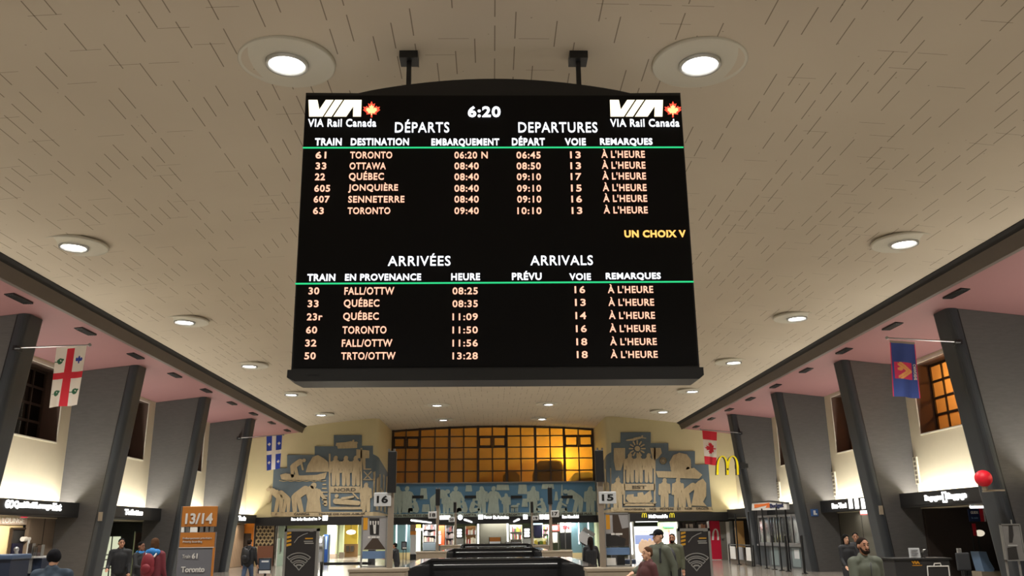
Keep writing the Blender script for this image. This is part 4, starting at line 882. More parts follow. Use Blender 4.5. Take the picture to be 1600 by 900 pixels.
t = thing('lounge_header', 'pale header board above the lounge counter at the left edge', 'sign', (-15.2, yl-.5, 1.9)); p = atX(43, 812, -15.2)
b = MB(); b.b2(-15.28, -15.2, p.y-6, p.y, p.z-.16, 2.43); b.build('header_board', mat('header_pinkgrey', (176, 160, 148), .5), t); stext('lettering', 'FIRST LOUNGE', -22, 38, (813, 813), .16, -1, -15.19, m_white, t, .0)
t = thing('lounge_opening', 'dark hatch with a white roll behind the lounge counter at far left', 'hatch', atX(28, 850, -15.28)); p, q = atX(14.5, 848, -15.28), atX(40.5, 848, -15.28); z1 = atX(28, 827.5, -15.28).z; z0 = atX(28, 868, -15.28).z
b = MB(); b.b2(-15.29, -15.25, p.y, q.y, z0, z1); b.build('hatch_panel', m_black_soft, t); b = MB(); b.b2(-15.27, -15.2, p.y-.06, p.y, z0, z1+.06).b2(-15.27, -15.2, q.y, q.y+.06, z0, z1+.06).b2(-15.27, -15.2, p.y, q.y, z1, z1+.06); b.build('hatch_frame', m_wood, t)
b = MB(); zz = atX(28, 842.5, -15.2).z; b.cyl((-15.15, p.y+.5, zz), (-15.15, q.y-.1, zz), .075, n=14); b.build('white_roll', m_white, t)
b = MB(); b.b2(-15.25, -15.2, p.y+.05, q.y-.3, z0, zz-.13); b.build('navy_screen', mat('navy_screen', (22, 24, 50), .4), t)
t = thing('framed_notice', 'small white framed notice on the taupe wall above the dark head', 'notice', atX(101, 844, -15.08)); p, q = atX(91, 844, -15.07), atX(111, 846, -15.07)
b = MB(); b.b2(-15.085, -15.06, p.y, q.y, p.z-.2, p.z+.2); b.build('notice_frame', m_white, t); b = MB(); b.b2(-15.06, -15.055, p.y+.06, q.y-.06, p.z-.15, p.z+.15); b.build('notice_sheet', mat('notice_beige', (176, 164, 148), .6), t)
for k in range(5):
    b = MB(); b.b2(-15.056, -15.05, p.y+.1, q.y-.1-.05*(k % 2), p.z+.09-.05*k, p.z+.105-.05*k); b.build('notice_line', m_dark, t)
p = atX(31, 803, -15.15); t = thing('red_exit_lamp', 'small red square lamp hanging under the far left lintel', 'lamp', p); b = MB(); b.b2(-15.05, -14.95, p.y-.13, p.y+.13, p.z-.12, p.z+.12, .02); b.build('lamp_box', emi('red_lamp', (1, .05, .1), .55, True), t); b = MB(); b.b2(-15.02, -14.98, p.y-.03, p.y+.03, p.z+.12, 2.47); b.build('lamp_stem', m_black, t)
area((-16.2, 22.5, 2.42), 1.0, 3.0, 110, (1, .9, .7)); area((-14.6, 26.5, 2.44), .2, 4.5, 95, (1, .88, .72))  # second one is fill added under the lintel to brighten the taupe wall
# second bay on the left: dark recess with a lit glass door
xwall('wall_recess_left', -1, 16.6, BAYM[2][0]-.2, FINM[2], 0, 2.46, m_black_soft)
X = -16.58; p, q = atX(156, 868, X), atX(185, 868, X)
t = thing('lit_glass_door', 'pale lit glass door in the dark recess behind the man in black', 'door', (X, (p.y+q.y)/2, 0)); zt = atX(170, 838.5, X).z
m_door = emi('lit_door_glass', (.80, .84, .58), .62, True)
for k in range(2):
    ya = p.y+(q.y-p.y)*k/2; b = MB(); b.b2(X, X+.03, ya+.03, ya+(q.y-p.y)/2-.03, .06, zt); lf = b.build('door_leaf', m_door, t); b = MB()
    for z in (.5, .85, 1.05): b.b2(X+.03, X+.04, ya+.06, ya+(q.y-p.y)/2-.06, z, z+.05)
    b.build('door_stripe', m_white, lf)
b = MB(); [b.b2(X, X+.06, y-.03, y+.03, 0, zt+.06) for y in (p.y, (p.y+q.y)/2, q.y)]; b.b2(X, X+.06, p.y, q.y, zt, zt+.06); b.build('door_frame', m_black, t)
X = -15.9; p = atX(218, 845, X); t = thing('recess_poster', 'small pinkish poster in the dark recess beside the lit glass door', 'poster', p); b = MB(); q = atX(222, 843, X); b.b2(X-.02, X, p.y-.5, p.y+.5, p.z-.35, p.z+.35); b.build('poster_sheet', mat('poster_pinkish', (170, 140, 132), .6), t); b = MB(); b.b2(X-.03, X+.01, p.y-.53, p.y+.53, p.z+.35, p.z+.39); b.build('poster_rail', m_steel, t)
b = MB(); b.b2(X-.06, X-.02, p.y-.5, p.y+.5, 0, p.z+.4); b.build('poster_stand', m_pale, t)
area((-15.6, 34.9, 2.42), .3, 3.0, 12, (1, .9, .75))
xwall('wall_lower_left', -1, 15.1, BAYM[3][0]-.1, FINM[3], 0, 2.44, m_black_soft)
# last bay on the left: wooden fluted pilaster lit from above
xwall('wall_corner_left', -1, 15.3, BAYM[4][0]-.1, 54.2, 0, 2.44, m_taupe)
Xp = -15.1; p, q = atX(361, 850, Xp), atX(379, 850, Xp); t = thing('fluted_wall_panel', 'lit ribbed wooden wall panel left of the orange doorway', 'wall panel', (Xp, (p.y+q.y)/2, 0)); b = MB(); b.b2(Xp-.04, Xp, p.y, q.y, 0, 2.4); b.build('panel_board', mat('panel_brown_wood', (150, 126, 104), .5), t)
n = 14
for k in range(n):
    y = p.y+(q.y-p.y)*(k+.5)/n; b = MB(); b.cyl((Xp+.02, y, .02), (Xp+.02, y, 2.38), .05, n=8); b.build('panel_rib', mat('panel_rib_wood', (166, 142, 118), .5), t)
area((-14.8, 50.6, 2.42), .25, 3.5, 60, (1, .85, .65))
# right side bays
xwall('wall_room_right', 1, 18.2, 18, BAYM[1][1], 0, 2.5, m_brownroom); b = MB(); b.b2(15.1, 18.3, FINM[1]-.15, FINM[1]+.0, 0, 2.5); struct('wall_room_end', b, m_brownroom, label='dark brown back wall of the baggage room')
xwall('wall_olive', 1, 15.12, BAYM[2][0]-.1, FINM[2], 0, 2.44, m_olive, 'olive grey panelled wall behind the man with the beard')
for q, pxs in enumerate((1307, 1350)):
    p = atX(pxs, 845, 15.11); b = MB(); b.b2(15.11, 15.122, p.y-.015, p.y+.015, 0, 2.44); struct('trim_%d' % (44+q), b, m_seam)
b = MB(); b.b2(15.08, 15.12, BAYM[2][0]-.1, FINM[2], 0, .12); struct('baseboard_right', b, m_steel)
X = 14.9; p, q = atX(1345.5, 798, X), atX(1368, 797, X); t = thing('lit_exit_sign', 'glowing white exit sign with red rim under the right lintel', 'exit sign', (X, (p.y+q.y)/2, p.z-.15)); b = MB(); b.b2(X-.06, X+.06, p.y, q.y, p.z-.17, p.z+.15, .015); b.build('sign_case', emi('exit_red', (1, .12, .1), .8, True), t); b = MB(); b.b2(X-.075, X-.06, p.y-.08, q.y+.08, p.z-.12, p.z+.13); b.build('sign_glass', m_signw, t); b = MB(); b.b2(X-.02, X+.02, (p.y+q.y)/2-.02, (p.y+q.y)/2+.02, p.z+.14, 2.47); b.build('sign_stem', m_black, t)
X = 15.08; p = atX(1364.5, 812, X); t = thing('round_sign', 'round pale sign on the olive wall above a square notice', 'sign', p); b = MB(); b.cyl((X-.02, p.y, p.z), (X+.03, p.y, p.z), .17, n=24); b.build('sign_disc', m_plate, t); b = MB(); b.b2(X-.03, X-.02, p.y-.1, p.y+.1, p.z-.02, p.z+.02); b.build('sign_bar', m_green if False else mat('sign_green_grey', (110, 140, 130), .5), t)
p = atX(1366, 825, X); t = thing('square_notice', 'white square notice below the round sign on the olive wall', 'notice', p); b = MB(); b.b2(X-.02, X+.03, p.y-.21, p.y+.21, p.z-.14, p.z+.14); b.build('notice_board', m_plate, t); b = MB(); b.b2(X-.025, X-.02, p.y-.19, p.y+.19, p.z+.06, p.z+.12); b.build('notice_band', m_ink, t)
for k in range(2):
    b = MB(); b.b2(X-.025, X-.02, p.y-.16, p.y+.16-.05*k, p.z-.05*k-.02, p.z-.05*k); b.build('notice_line', m_dark, t)
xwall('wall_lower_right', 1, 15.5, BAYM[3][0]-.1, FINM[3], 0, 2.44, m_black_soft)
area((14.75, 35.0, 2.42), .25, 3.0, 24, (1, .95, .85))  # fill light added under the lintel, lifts the olive wall
# baggage room right hand part: adverts, tube lamp, lit passage
Yb = FINM[1]-.45
t = thing('tube_lamp', 'white tube lamp above the blue and red advert at far right', 'tube lamp', at(1535, 791.5, Yb-3)); b = MB(); p, q = at(1516, 792, Yb-3), at(1556, 791.3, Yb-3); b.cyl(p, q, .045, n=10); b.build('tube', m_signw, t); b = MB(); b.b2(p.x, q.x, p.y-.04, p.y+.04, p.z+.03, p.z+.08); b.build('tube_holder', m_steel, t); b = MB(); b.b2((p.x+q.x)/2-.03, (p.x+q.x)/2+.03, p.y-.03, p.y+.03, p.z+.08, 2.47); b.build('tube_stem', m_steel, t)
m_navy = mat('advert_navy', (28, 44, 84), .5); m_adred = mat('advert_red', (206, 38, 56), .5)
t = thing('hanging_advert', 'blue and red hanging advert under the tube lamp at far right', 'advert', at(1526, 806, Yb-1.2)); a = part('advert_board', m_navy, t, 1514, 1531, 795.5, 815, Yb-1.2, .05); part('red_band', m_adred, t, 1531, 1537, 795, 815, Yb-1.2, .05); part('white_edge', m_pwhite, t, 1537, 1539.5, 795.5, 815, Yb-1.2, .05); ftext('lettering', 'GUIDE', 1517, 1528, 798.5, 803, Yb-1.21, m_pwhite, a, .03); ftext('lettering', 'la voie', 1518.5, 1528, 807.5, 810.5, Yb-1.21, mat('pale_blue', (120, 160, 200), .5), a, 0)
part('hanger_rod', m_steel, t, 1526, 1526.8, 785, 796, Yb-1.18, .02)
t = thing('red_banner', 'narrow red banner standing below the hanging advert', 'banner', (at(1523, 836, Yb-.8).x, Yb-.8, 0)); part('banner_sheet', m_adred, t, 1520.5, 1525.5, 818, 837, Yb-.8, .03); part('banner_pole', m_black, t, 1520, 1521, 818, GROUND, Yb-.76, .03); part('banner_foot', m_black, t, 1517, 1528, 893, GROUND, Yb-.9, .3)
t = thing('passage_lamp', 'round white lamp beside the red banner at far right', 'lamp', at(1532, 833, Yb-.6)); b = MB(); b.sph(at(1531, 833, Yb-.6), .12, (1.3, 1, .9)); b.build('lamp_globe', emi('soft_lamp', (1, .88, .68), .55, True), t); part('lamp_arm', m_black, t, 1530, 1532, 836, GROUND, Yb-.55, .03)
t = thing('amber_wall_lamp', 'amber lit lamp left of the silver easel poster', 'lamp', at(1564, 842, Yb-.6)); b = MB(); p = at(1563, 831, Yb-.6); b.sph(p, .07, (1, 1, 1.2)); b.build('lamp_bulb', m_signw, t); part('lamp_shade', emi('amber_shade', (1, .62, .3), .6, True), t, 1560, 1568.5, 838.5, 846, Yb-.6, .12, .02); part('lamp_post', m_steel, t, 1563, 1565, 846, GROUND, Yb-.5, .05)
t = thing('moulded_bench', 'pale blue curved bench on a beige base at the bottom right', 'bench', (at(1540, 880, Yb-2).x, Yb-2, 0)); b = MB(); pp = [at(x, y, Yb-2) for x, y in ((1529, 862), (1541, 862), (1546, 876), (1554, 889), (1553, 893), (1538, 893), (1534, 880))]; b.prism([(v.x, v.z) for v in pp], (0, Yb-2, 0), XV, ZV, (0, .5, 0)); b.build('seat_shell', mat('seat_blue', (112, 138, 170), .4), t); part('seat_base', m_stone, t, 1532, 1568, 893, GROUND, Yb-2, .6)
# easel poster near the right edge
Y = 17.5
t = thing('easel_poster', 'grey poster in a silver frame on a thin stand at the right edge', 'poster', (at(1583, 880, Y).x, Y, 0)); b = MB(); frame_rect(b, 1567, 1598, 818.5, 876.5, Y, .018); b.build('frame', m_frame, t)
po = part('poster_sheet', mat('poster_dim_grey', (112, 110, 108), .5, noise=.3, nscale=5), t, 1568, 1597, 819.5, 875.5, Y, .02); ppoly('poster_figure', m_pdark, po, [(1576, 821), (1582, 821), (1584, 836), (1582, 848), (1577, 848)], Y-.008); ppoly('poster_figure', m_pdark, po, [(1574, 856), (1588, 854), (1592, 874), (1576, 875)], Y-.008); part('poster_caption', m_adw, po, 1575, 1590, 851, 853.5, Y-.012, .004)
for x in (1572, 1592): part('stand_leg', m_frame, t, x-1.2, x+1.2, 876, GROUND, Y+.03, .03)
part('stand_foot', m_frame, t, 1566, 1600, 963, GROUND, Y-.2, .5); part('stand_top', m_frame, t, 1580, 1581.5, 812, 819, Y, .02)
# baggage counter
Y = 20.5
t = thing('baggage_counter', 'dark counter with a white bag outline in front of the baggage room', 'counter', (at(1450, 880, Y).x, Y, 0)); xa, xb = at(1397, 873, Y).x, at(1483, 873, Y).x; zc = at(1440, 872, Y).z
b = MB(); b.b2(xa, xb, Y, Y+.7, 0, zc-.04, .01); b.build('counter_body', m_dark, t); b = MB(); b.b2(xa-.04, xb+.04, Y-.05, Y+.74, zc-.04, zc); b.build('counter_top', m_lint, t)
ftext('counter_logo', 'VIA', 1424.5, 1437, 876.5, 881.5, Y-.012, m_pyel, t, .06); part('logo_line', m_pyel, t, 1425, 1440, 883, 884, Y-.012, .01)
b = MB(); b.tube([at(x, y, Y-.03) for x, y in ((1449, 885), (1482, 884.5), (1487, 925), (1452, 926))], .014, n=6, closed=True); b.build('bag_outline', m_pwhite, t); b = MB(); b.tube([at(x, y, Y-.03) for x, y in ((1459, 884), (1460, 880.5), (1469, 880), (1470.5, 884))], .014, n=6); b.build('bag_handle', m_pwhite, t)
t = thing('desk_notice', 'white notice sheet standing on the baggage counter', 'notice', at(1430, 872, Y+.3)); b = MB(); pp = [at(x, y, Y+.3) for x, y in ((1419.5, 856), (1436, 856), (1439, 872), (1421.5, 872))]; b.prism([(v.x, v.z) for v in pp], (0, Y+.3, 0), XV, ZV, (0, .02, 0)); b.build('notice_sheet', m_plate, t)
for k in range(4): part('notice_line', m_sg, t, 1423+k*.4, 1434+k*.4-(k % 2)*2, 859+2.6*k, 859.7+2.6*k, Y+.29, .008)
t = thing('desk_lamp', 'small dark desk lamp beside the white notice on the baggage counter', 'desk lamp', at(1442, 872, Y+.35)); b = MB(); p0, p1, p2 = at(1441, 871.2, Y+.35), at(1440, 864, Y+.35), at(1442.5, 860, Y+.35); b.cyl(p0, p0+Vector((0, 0, .02)), .07).tube([p0, p1, p2], .015); b.build('lamp_arm', m_black, t); b = MB(); b.cyl(p2, at(1446, 862.5, Y+.3), .035, .075); b.build('lamp_head', m_steel, t)
t = thing('wall_phone', 'grey card reader on a stand behind the office chair', 'card reader', (at(1501, 862, 23).x, 23, 0)); part('reader_body', m_frame, t, 1497, 1503, 857, 867, 23, .08, .01); part('reader_slot', m_pwhite, t, 1498, 1504.5, 867, 870.5, 22.98, .1, .01); part('stand_post', m_black, t, 1499.5, 1502, 870, GROUND, 23.03, .04); part('stand_foot', m_black, t, 1495, 1507, 914, GROUND, 22.85, .35)
t = thing('office_chair', 'dark office chair beside the baggage counter at bottom right', 'chair', (at(1512, 890, 21.5).x, 21.5, 0)); Y = 21.5; xc = at(1513, 880, Y).x
b = MB(); b.box((xc, Y+.22, 1.0), (.34, .07, .42), bevel=.03); b.build('backrest', mat('chair_grey', (52, 54, 58), .7), t); b = MB(); b.box((xc-.1, Y, .62), (.52, .5, .09), bevel=.03); b.build('seat', mat('chair_seat_black', (34, 34, 36), .7), t); b = MB(); b.b2(xc-.03, xc+.03, Y+.2, Y+.24, .6, .9); b.build('back_support', m_black, t); b = MB(); b.cyl((xc-.05, Y, .1), (xc-.05, Y, .58), .03); b.build('gas_column', m_steel, t)
for k in range(5):
    a = k*1.2566; b = MB(); b.cyl((xc-.05, Y, .11), (xc-.05+.28*math.cos(a), Y+.28*math.sin(a), .07), .022, .016); lg = b.build('base_arm', m_black, t); b = MB(); b.sph((xc-.05+.28*math.cos(a), Y+.28*math.sin(a), .035), .035, u=10, v=8); b.build('caster', m_black, lg)
# rental kiosk on the right
m_mirror = glassmat('kiosk_glass', (.62, .64, .66), .35, rough=.08)
KA, KL = Vector((14.3, 39.9, 0)), 5.9
Xk, yk0, yk1 = KA.x, KA.y, KA.y+KL
t = thing('rental_kiosk', 'glazed rental counter with grey lower panels under the orange arrow sign', 'kiosk', KA)
b = MB(); b.b2(Xk, Xk+.5, yk0, yk1, 0, .98); b.build('counter_base', mat('kiosk_grey', (84, 90, 94), .5), t); b = MB(); b.b2(Xk-.12, Xk+.55, yk0-.05, yk1+.05, .98, 1.06); b.build('counter_top', m_steel, t)
b = MB(); n = 9
for k in range(n+1):
    y = yk0+(yk1-yk0)*k/n; b.b2(Xk+.02, Xk+.09, y-.04, y+.04, 1.06, 2.42)
b.b2(Xk+.02, Xk+.09, yk0, yk1, 2.36, 2.46).b2(Xk+.02, Xk+.09, yk0, yk1, 1.06, 1.15); b.build('glazing_bar', m_steel, t)
b = MB(); b.b2(Xk+.05, Xk+.06, yk0, yk1, 1.1, 2.4); b.build('kiosk_glass', m_mirror, t)
b = MB(); b.b2(Xk+.38, Xk+.42, yk0, yk1, 1.06, 2.42); b.build('kiosk_back_panel', mat('kiosk_back', (134, 132, 126), .6, noise=.45, nscale=4, stretch=(1, 3, .4)), t)
for k in range(5):
    y = yk0+(yk1-yk0)*(k+.12)/5; b = MB(); b.b2(Xk-.012, Xk, y, y+(yk1-yk0)/5*.72, .08, .92); b.build('front_panel', mat('kiosk_panel_%d' % (k % 2), ((60, 66, 70), (126, 140, 142))[k % 2], .4), t)
for y in (40.5, 41.3):
    b = MB(); b.b2(Xk-.02, Xk-.012, y, y+.5, .45+.1*(y < 41), .85); b.build('paper_notice', m_plate, t)
t.rotation_euler.z = math.radians(6)
Xs = 13.36; p, q = atX(1174.5, 790, Xs), atX(1229.5, 789.5, Xs)
t = thing('rental_sign', 'white sign with an orange arrow band reading Budget above the kiosk', 'sign', (Xs, (p.y+q.y)/2, 2.7)); zt = atX(1200, 783.5, Xs).z; zb = atX(1200, 797, Xs).z
def sx(px, py): v = atX(px, py, Xs); return (v.y, v.z)
b = MB(); b.prism([sx(1174.5, 797.5), sx(1229.5, 796), sx(1229, 786), sx(1202, 783), sx(1175, 785.5)], (Xs, 0, 0), YV, ZV, (.12, 0, 0)); b.build('sign_box', mat('budget_white', (226, 224, 220), .4), t)
b = MB(); b.prism([sx(1174, 786.2), sx(1202, 783.6), sx(1229.4, 786.6), sx(1229.4, 785.2), sx(1202, 782), sx(1174, 784.8)], (Xs-.03, 0, 0), YV, ZV, (.17, 0, 0)); b.build('sign_rim', m_black, t)
b = MB(); b.prism([sx(1178.5, 788), sx(1194, 787), sx(1202, 785.5), sx(1204, 793), sx(1196, 793.5), sx(1199, 789.5), sx(1179, 794)], (Xs-.01, 0, 0), YV, ZV, (.008, 0, 0)); b.build('sign_arrow', mat('budget_orange', (226, 112, 40), .5), t)
stext('sign_lettering', 'Budget', 1203, 1224, (791, 790.5), .26, 1, Xs-.012, mat('budget_navy', (24, 36, 80), .5), t, .04)
for y in (q.y+.5, p.y-.5): b = MB(); b.b2(Xs+.03, Xs+.09, y-.03, y+.03, 0, zt-.1); b.build('sign_post', m_black, t)
def stanchion(px, yt, yb, X, label, w=.035):
    p, q = atX(px, yt, X), atX(px, yb, X); o = thing('tall_post', label, 'post', (X, q.y, 0), 'black posts in front of the rental kiosk'); b = MB(); b.cyl((X, q.y, 0), (X, q.y, max(.5, p.z)), w, n=10); b.build('post', m_black, o); b = MB(); b.cyl((X, q.y, 0), (X, q.y, .03), .13, n=16); b.build('foot', m_black, o); b = MB(); b.sph((X, q.y, max(.5, p.z)), w*1.2, u=10, v=8); b.build('cap', m_black, o)
for k, (px, yt, lb) in enumerate(((1155, 803, 'first'), (1176, 800, 'second'), (1198, 795, 'third'), (1221, 792, 'fourth'))): stanchion(px, yt, 884, 12.85, f'tall thin black post before the rental kiosk, {lb} from the left')
stanchion(1231.5, 838, 888, 12.85, 'short thick black post before the kiosk, left of the pair', .055); stanchion(1257, 838, 890, 12.85, 'short thick black post before the kiosk beside the pillar', .055); stanchion(1210, 838, 886, 12.85, 'short thin black post in the middle of the kiosk front')
Xr = 13.0; y0, y1 = atX(1178, 870, Xr).y, min(52.5, atX(1140, 870, Xr).y)
t = thing('barrier_rail', 'low white and black barrier left of the rental kiosk', 'barrier', (Xr, (y0+y1)/2, 0)); b = MB(); b.tube([(Xr, y0, 0), (Xr, y0, 1.0), (Xr, y1, 1.0), (Xr, y1, 0)], .03); b.build('barrier_frame', m_black, t)
for k in range(3): b = MB(); y = y0+(y1-y0)*(k+.5)/3; b.b2(Xr-.02, Xr+.02, y-.5, y+.5, .25, .9); b.build('barrier_panel', m_pwhite if k != 1 else m_steel, t)
# ------------------------------------------------------------------ rooms beyond the end wall
for nm, x0, x1, y0 in (('left', -18.4, -7.15, 54.4), ('middle', -7.15, 7.15, 61.4), ('right', 7.15, 18.4, 54.4)):
    b = MB(); b.b2(x0, x1, y0, 82, 2.55, 2.7); struct('ceiling_shops_'+nm, b, m_shopw)
b = MB(); b.b2(-18.4, 18.4, 80, 80.2, 0, 2.7); struct('wall_shops_back', b, m_pale)
for nm, X in (('left', -7.3), ('right', 7.15)): b = MB(); b.b2(X, X+.15, 61.4, 80, 0, 2.6); struct('wall_shops_'+nm, b, m_pale)
def shop_light(x, y, w, sx_=2.5, sy_=2.0, col=(1, .97, .88)): area((x, y, 2.5), sx_, sy_, w*3.4, col)
for x, y, w in ((-12, 58, 130), (-12, 66, 160), (-10.5, 73, 160), (-4.5, 63.4, 70), (0.5, 63.6, 60), (4.6, 63.4, 90), (9.5, 57, 55), (12.5, 58, 80), (-16.2, 58, 60)): shop_light(x, y, w)
def tube_px(label, a, b_, z=2.47, r=.05, grp='tube lights in the shops beyond', Y=None):
    p, q = (at(*a, Y), at(*b_, Y)) if Y else (atZ(*a, z), atZ(*b_, z)); p.z = q.z = 2.47; t = thing('tube_light', label, 'tube light', (p+q)/2, grp); b = MB(); b.cyl(p, q, r, n=10); b.build('tube', m_signw, t); d = (q-p).normalized(); b = MB(); b.box((p+q)/2+Vector((0, 0, .05)), ((q-p).length, .1, .05), rot=Matrix.Rotation(math.atan2(d.y, d.x), 3, 'Z')); b.build('tube_housing', m_steel, t)
tube_px('long slanting white tube light left of post 18', (643, 813), (674, 816.5)); tube_px('short slanting white tube light right of post 20', (726, 812), (738, 816)); tube_px('slanting white tube light above the bright shop', (798, 817), (811, 811.5)); tube_px('long white tube light right of post 17', (864, 814.5), (893, 814), Y=62.2)
tube_px('white tube light at the right end of the right lintel', (1093, 813.4), (1113, 813.2), Y=55.2); tube_px('white tube light over the burger counter', (993, 815), (1028, 814.5))
for k, (px, py, w_, lb, Yl) in enumerate(((487, 818, 1.3, 'large bright', 57), (517, 817.5, .5, 'middle', 61), (531, 818, .45, 'farther', 64), (555, 816, .5, 'right hand', 57))):
    p = at(px, py, Yl); w_ *= .85; t = thing('corridor_lamp', f'{lb} white ceiling lamp in the left corridor', 'ceiling light', p); b = MB(); b.lathe([(0, -.06), (w_*.8, -.05), (w_, 0), (w_, .03)], p, 24); b.build('lamp_diffuser', m_signw, t); b = MB(); b.lathe([(w_, -.01), (w_+.05, -.01), (w_+.05, 2.545-p.z), (0, 2.545-p.z)], p, 24); b.build('lamp_rim', m_steel, t)
# left of the end wall: orange doorway, lattice screen, column, glass door
Yx = 54.45
t = thing('orange_doorway', 'orange wall panel with a dark doorway at the left end', 'doorway', (at(384, 860, Yx).x, Yx, 0)); part('orange_panel', mat('orange_wall', (236, 140, 34), .6), t, 380, 396.0, 815, GROUND, Yx, .06); part('door_recess', m_pbrown, t, 380, 391.5, 833.5, GROUND, Yx-.01, .05)
t = thing('lattice_screen', 'dark lattice screen of interlocking crosses left of the black advert panel', 'screen', (at(413, 860, Yx).x, Yx, 0)); part('screen_back', m_lcream, t, 398, 430, 815, GROUND, Yx+.06, .05)
b = MB()
for r in range(7):
    for c_ in range(5):
        px, py = 400.5+6.2*c_+(3.1 if r % 2 else 0), 819+5.4*r
        if px > 428: continue
        fbox(b, px-2.4, px+2.4, py-.75, py+.75, Yx, .05); fbox(b, px-.8, px+.8, py-2.3, py+2.3, Yx, .05)
b.build('lattice', m_pbrown, t); part('screen_frame', m_wood, t, 397.4, 399, 815, GROUND, Yx-.01, .08); part('screen_frame', m_wood, t, 427.5, 430.5, 815, GROUND, Yx-.01, .08); part('screen_plinth', mat('plinth_brown', (120, 76, 56), .5), t, 402, 426, 853, GROUND, Yx-.2, .15)
t = thing('pale_glass_door', 'pale green glass door with long handle beside the lattice screen', 'door', (at(439, 860, Yx).x, Yx, 0)); part('door_leaf', mat('glass_door_green', (176, 200, 186), .25), t, 433.5, 444.5, 815, GROUND, Yx, .05); part('door_handle', m_steel, t, 437.8, 439.6, 841, 862, Yx-.08, .05); part('door_frame', m_white, t, 432.8, 434.2, 815, GROUND, Yx-.02, .08)
t = thing('digital_kiosk', 'small black digital kiosk on the floor left of the wireless panel', 'kiosk', (at(413, 880, 38).x, 38, 0)); part('kiosk_body', m_black, t, 404, 424, 872, 896, 38, .15, .01); sc_ = part('kiosk_screen', mat('kiosk_screen', (70, 84, 104), .3), t, 406, 422.5, 874, 890, 37.98, .02); part('kiosk_label', m_pwhite, t, 405.5, 423, 891.5, 896, 37.97, .02); part('screen_text', m_plate, sc_, 409, 420, 876, 878.5, 37.97, .008)
b = MB(); p = at(413.5, 896, 38); b.b2(p.x-.2, p.x+.2, 37.9, 38.3, 0, .04).b2(p.x-.04, p.x+.04, 38.05, 38.12, .04, p.z); b.build('kiosk_foot', m_black, t)
# left corridor contents
Yc = 70
part_ = None
t = thing('corridor_column', 'wide cream column in the left corridor', 'column', (at(520, 860, Yc-3).x, Yc-3, 0)); part('column_shaft', m_pale, t, 511, 524, 819, 866.5, Yc-3, .8); part('column_base', m_taupe, t, 510.5, 524.5, 865.5, GROUND, Yc-3.02, .85)
t = thing('corridor_column', 'narrow cream column right of the wide one in the left corridor', 'column', (at(533, 860, Yc).x, Yc, 0)); part('column_shaft', m_pale, t, 530, 536, 819, 865.5, Yc, .6); part('column_base', m_taupe, t, 529.6, 536.4, 863, GROUND, Yc-.02, .65)
t = thing('yellow_shop_wall', 'yellow wall with brown seating below in the left corridor', 'shop front', (at(547, 860, Yc+2).x, Yc+2, 0)); part('yellow_panel', mat('yellow_wall', (224, 190, 70), .6), t, 536.5, 559, 818, 850, Yc+2, .1); part('brown_dado', mat('brown_dado', (140, 104, 62), .6), t, 536.5, 559, 850, GROUND, Yc+2, .12)
for x in (543, 550): part('dark_seat_back', m_pbrown, t, x-2.6, x+2.6, 853, 862, Yc+1.7, .1)
t = thing('oval_lamp', 'white oval hanging lamp in front of the yellow wall', 'hanging lamp', at(548.5, 831.5, Yc)); b = MB(); p = at(548.5, 831.5, Yc); b.sph(p, .35, (1.05, .8, .5)); b.build('lamp_shade', m_signw, t); b = MB(); b.cyl((p.x, p.y, p.z+.1), (p.x, p.y, 2.56), .015, n=6); b.build('lamp_cord', m_black, t)
Yv = 60
t = thing('vending_machine', 'blue vending machine in the left corridor', 'vending machine', (at(508, 860, Yv).x, Yv, 0)); part('machine_body', mat('vending_blue', (44, 84, 160), .4), t, 505.5, 512.5, 835, GROUND, Yv, .8); part('machine_panel', mat('vending_pale', (180, 206, 226), .3), t, 508.5, 511, 838, 858, Yv-.02, .03); part('machine_side', m_pwhite, t, 504, 505.6, 836, GROUND, Yv-.01, .8)
t = thing('atm_machine', 'grey cash machine left of the blue vending machine', 'cash machine', (at(500, 860, Yv-1).x, Yv-1, 0)); part('machine_body', mat('atm_grey', (96, 96, 98), .5), t, 496, 504, 838, GROUND, Yv-1, .7); part('machine_screen', m_plate, t, 497.5, 503, 842, 848, Yv-1.02, .03); part('machine_shelf', m_steel, t, 497, 503.5, 853, 855, Yv-1.12, .12)
# belt barrier at left
Y = 22
def belt_post(px, label):
    p = at(px, 884, Y); t = thing('belt_post', label, 'barrier post', (p.x, Y, 0), 'belt barrier posts'); b = MB(); b.cyl((p.x, Y, 0), (p.x, Y, at(px, 882, Y).z), .035, n=12); b.build('post', m_black, t); b = MB(); b.lathe([(0, .05), (.05, .045), (.17, .015), (.17, 0), (0, 0)], (p.x, Y, 0), 20); b.build('foot', m_black, t); b = MB(); z = at(px, 882, Y).z; b.cyl((p.x, Y, z), (p.x, Y, z+.06), .045, n=12); b.build('belt_cassette', m_dark, t); return p.x, z
xa, za = belt_post(502.5, 'black belt barrier post left of the pier of track 16'); xb, zb = at(548, 884, Y).x, at(548, 884, Y).z
b = MB(); b.b2(xa+.05, xb+.5, Y-.01, Y+.01, za-.02, za+.045); tag(b.build('barrier_belt', m_black), 'black belt stretched from the barrier post towards the stone pier', 'belt')
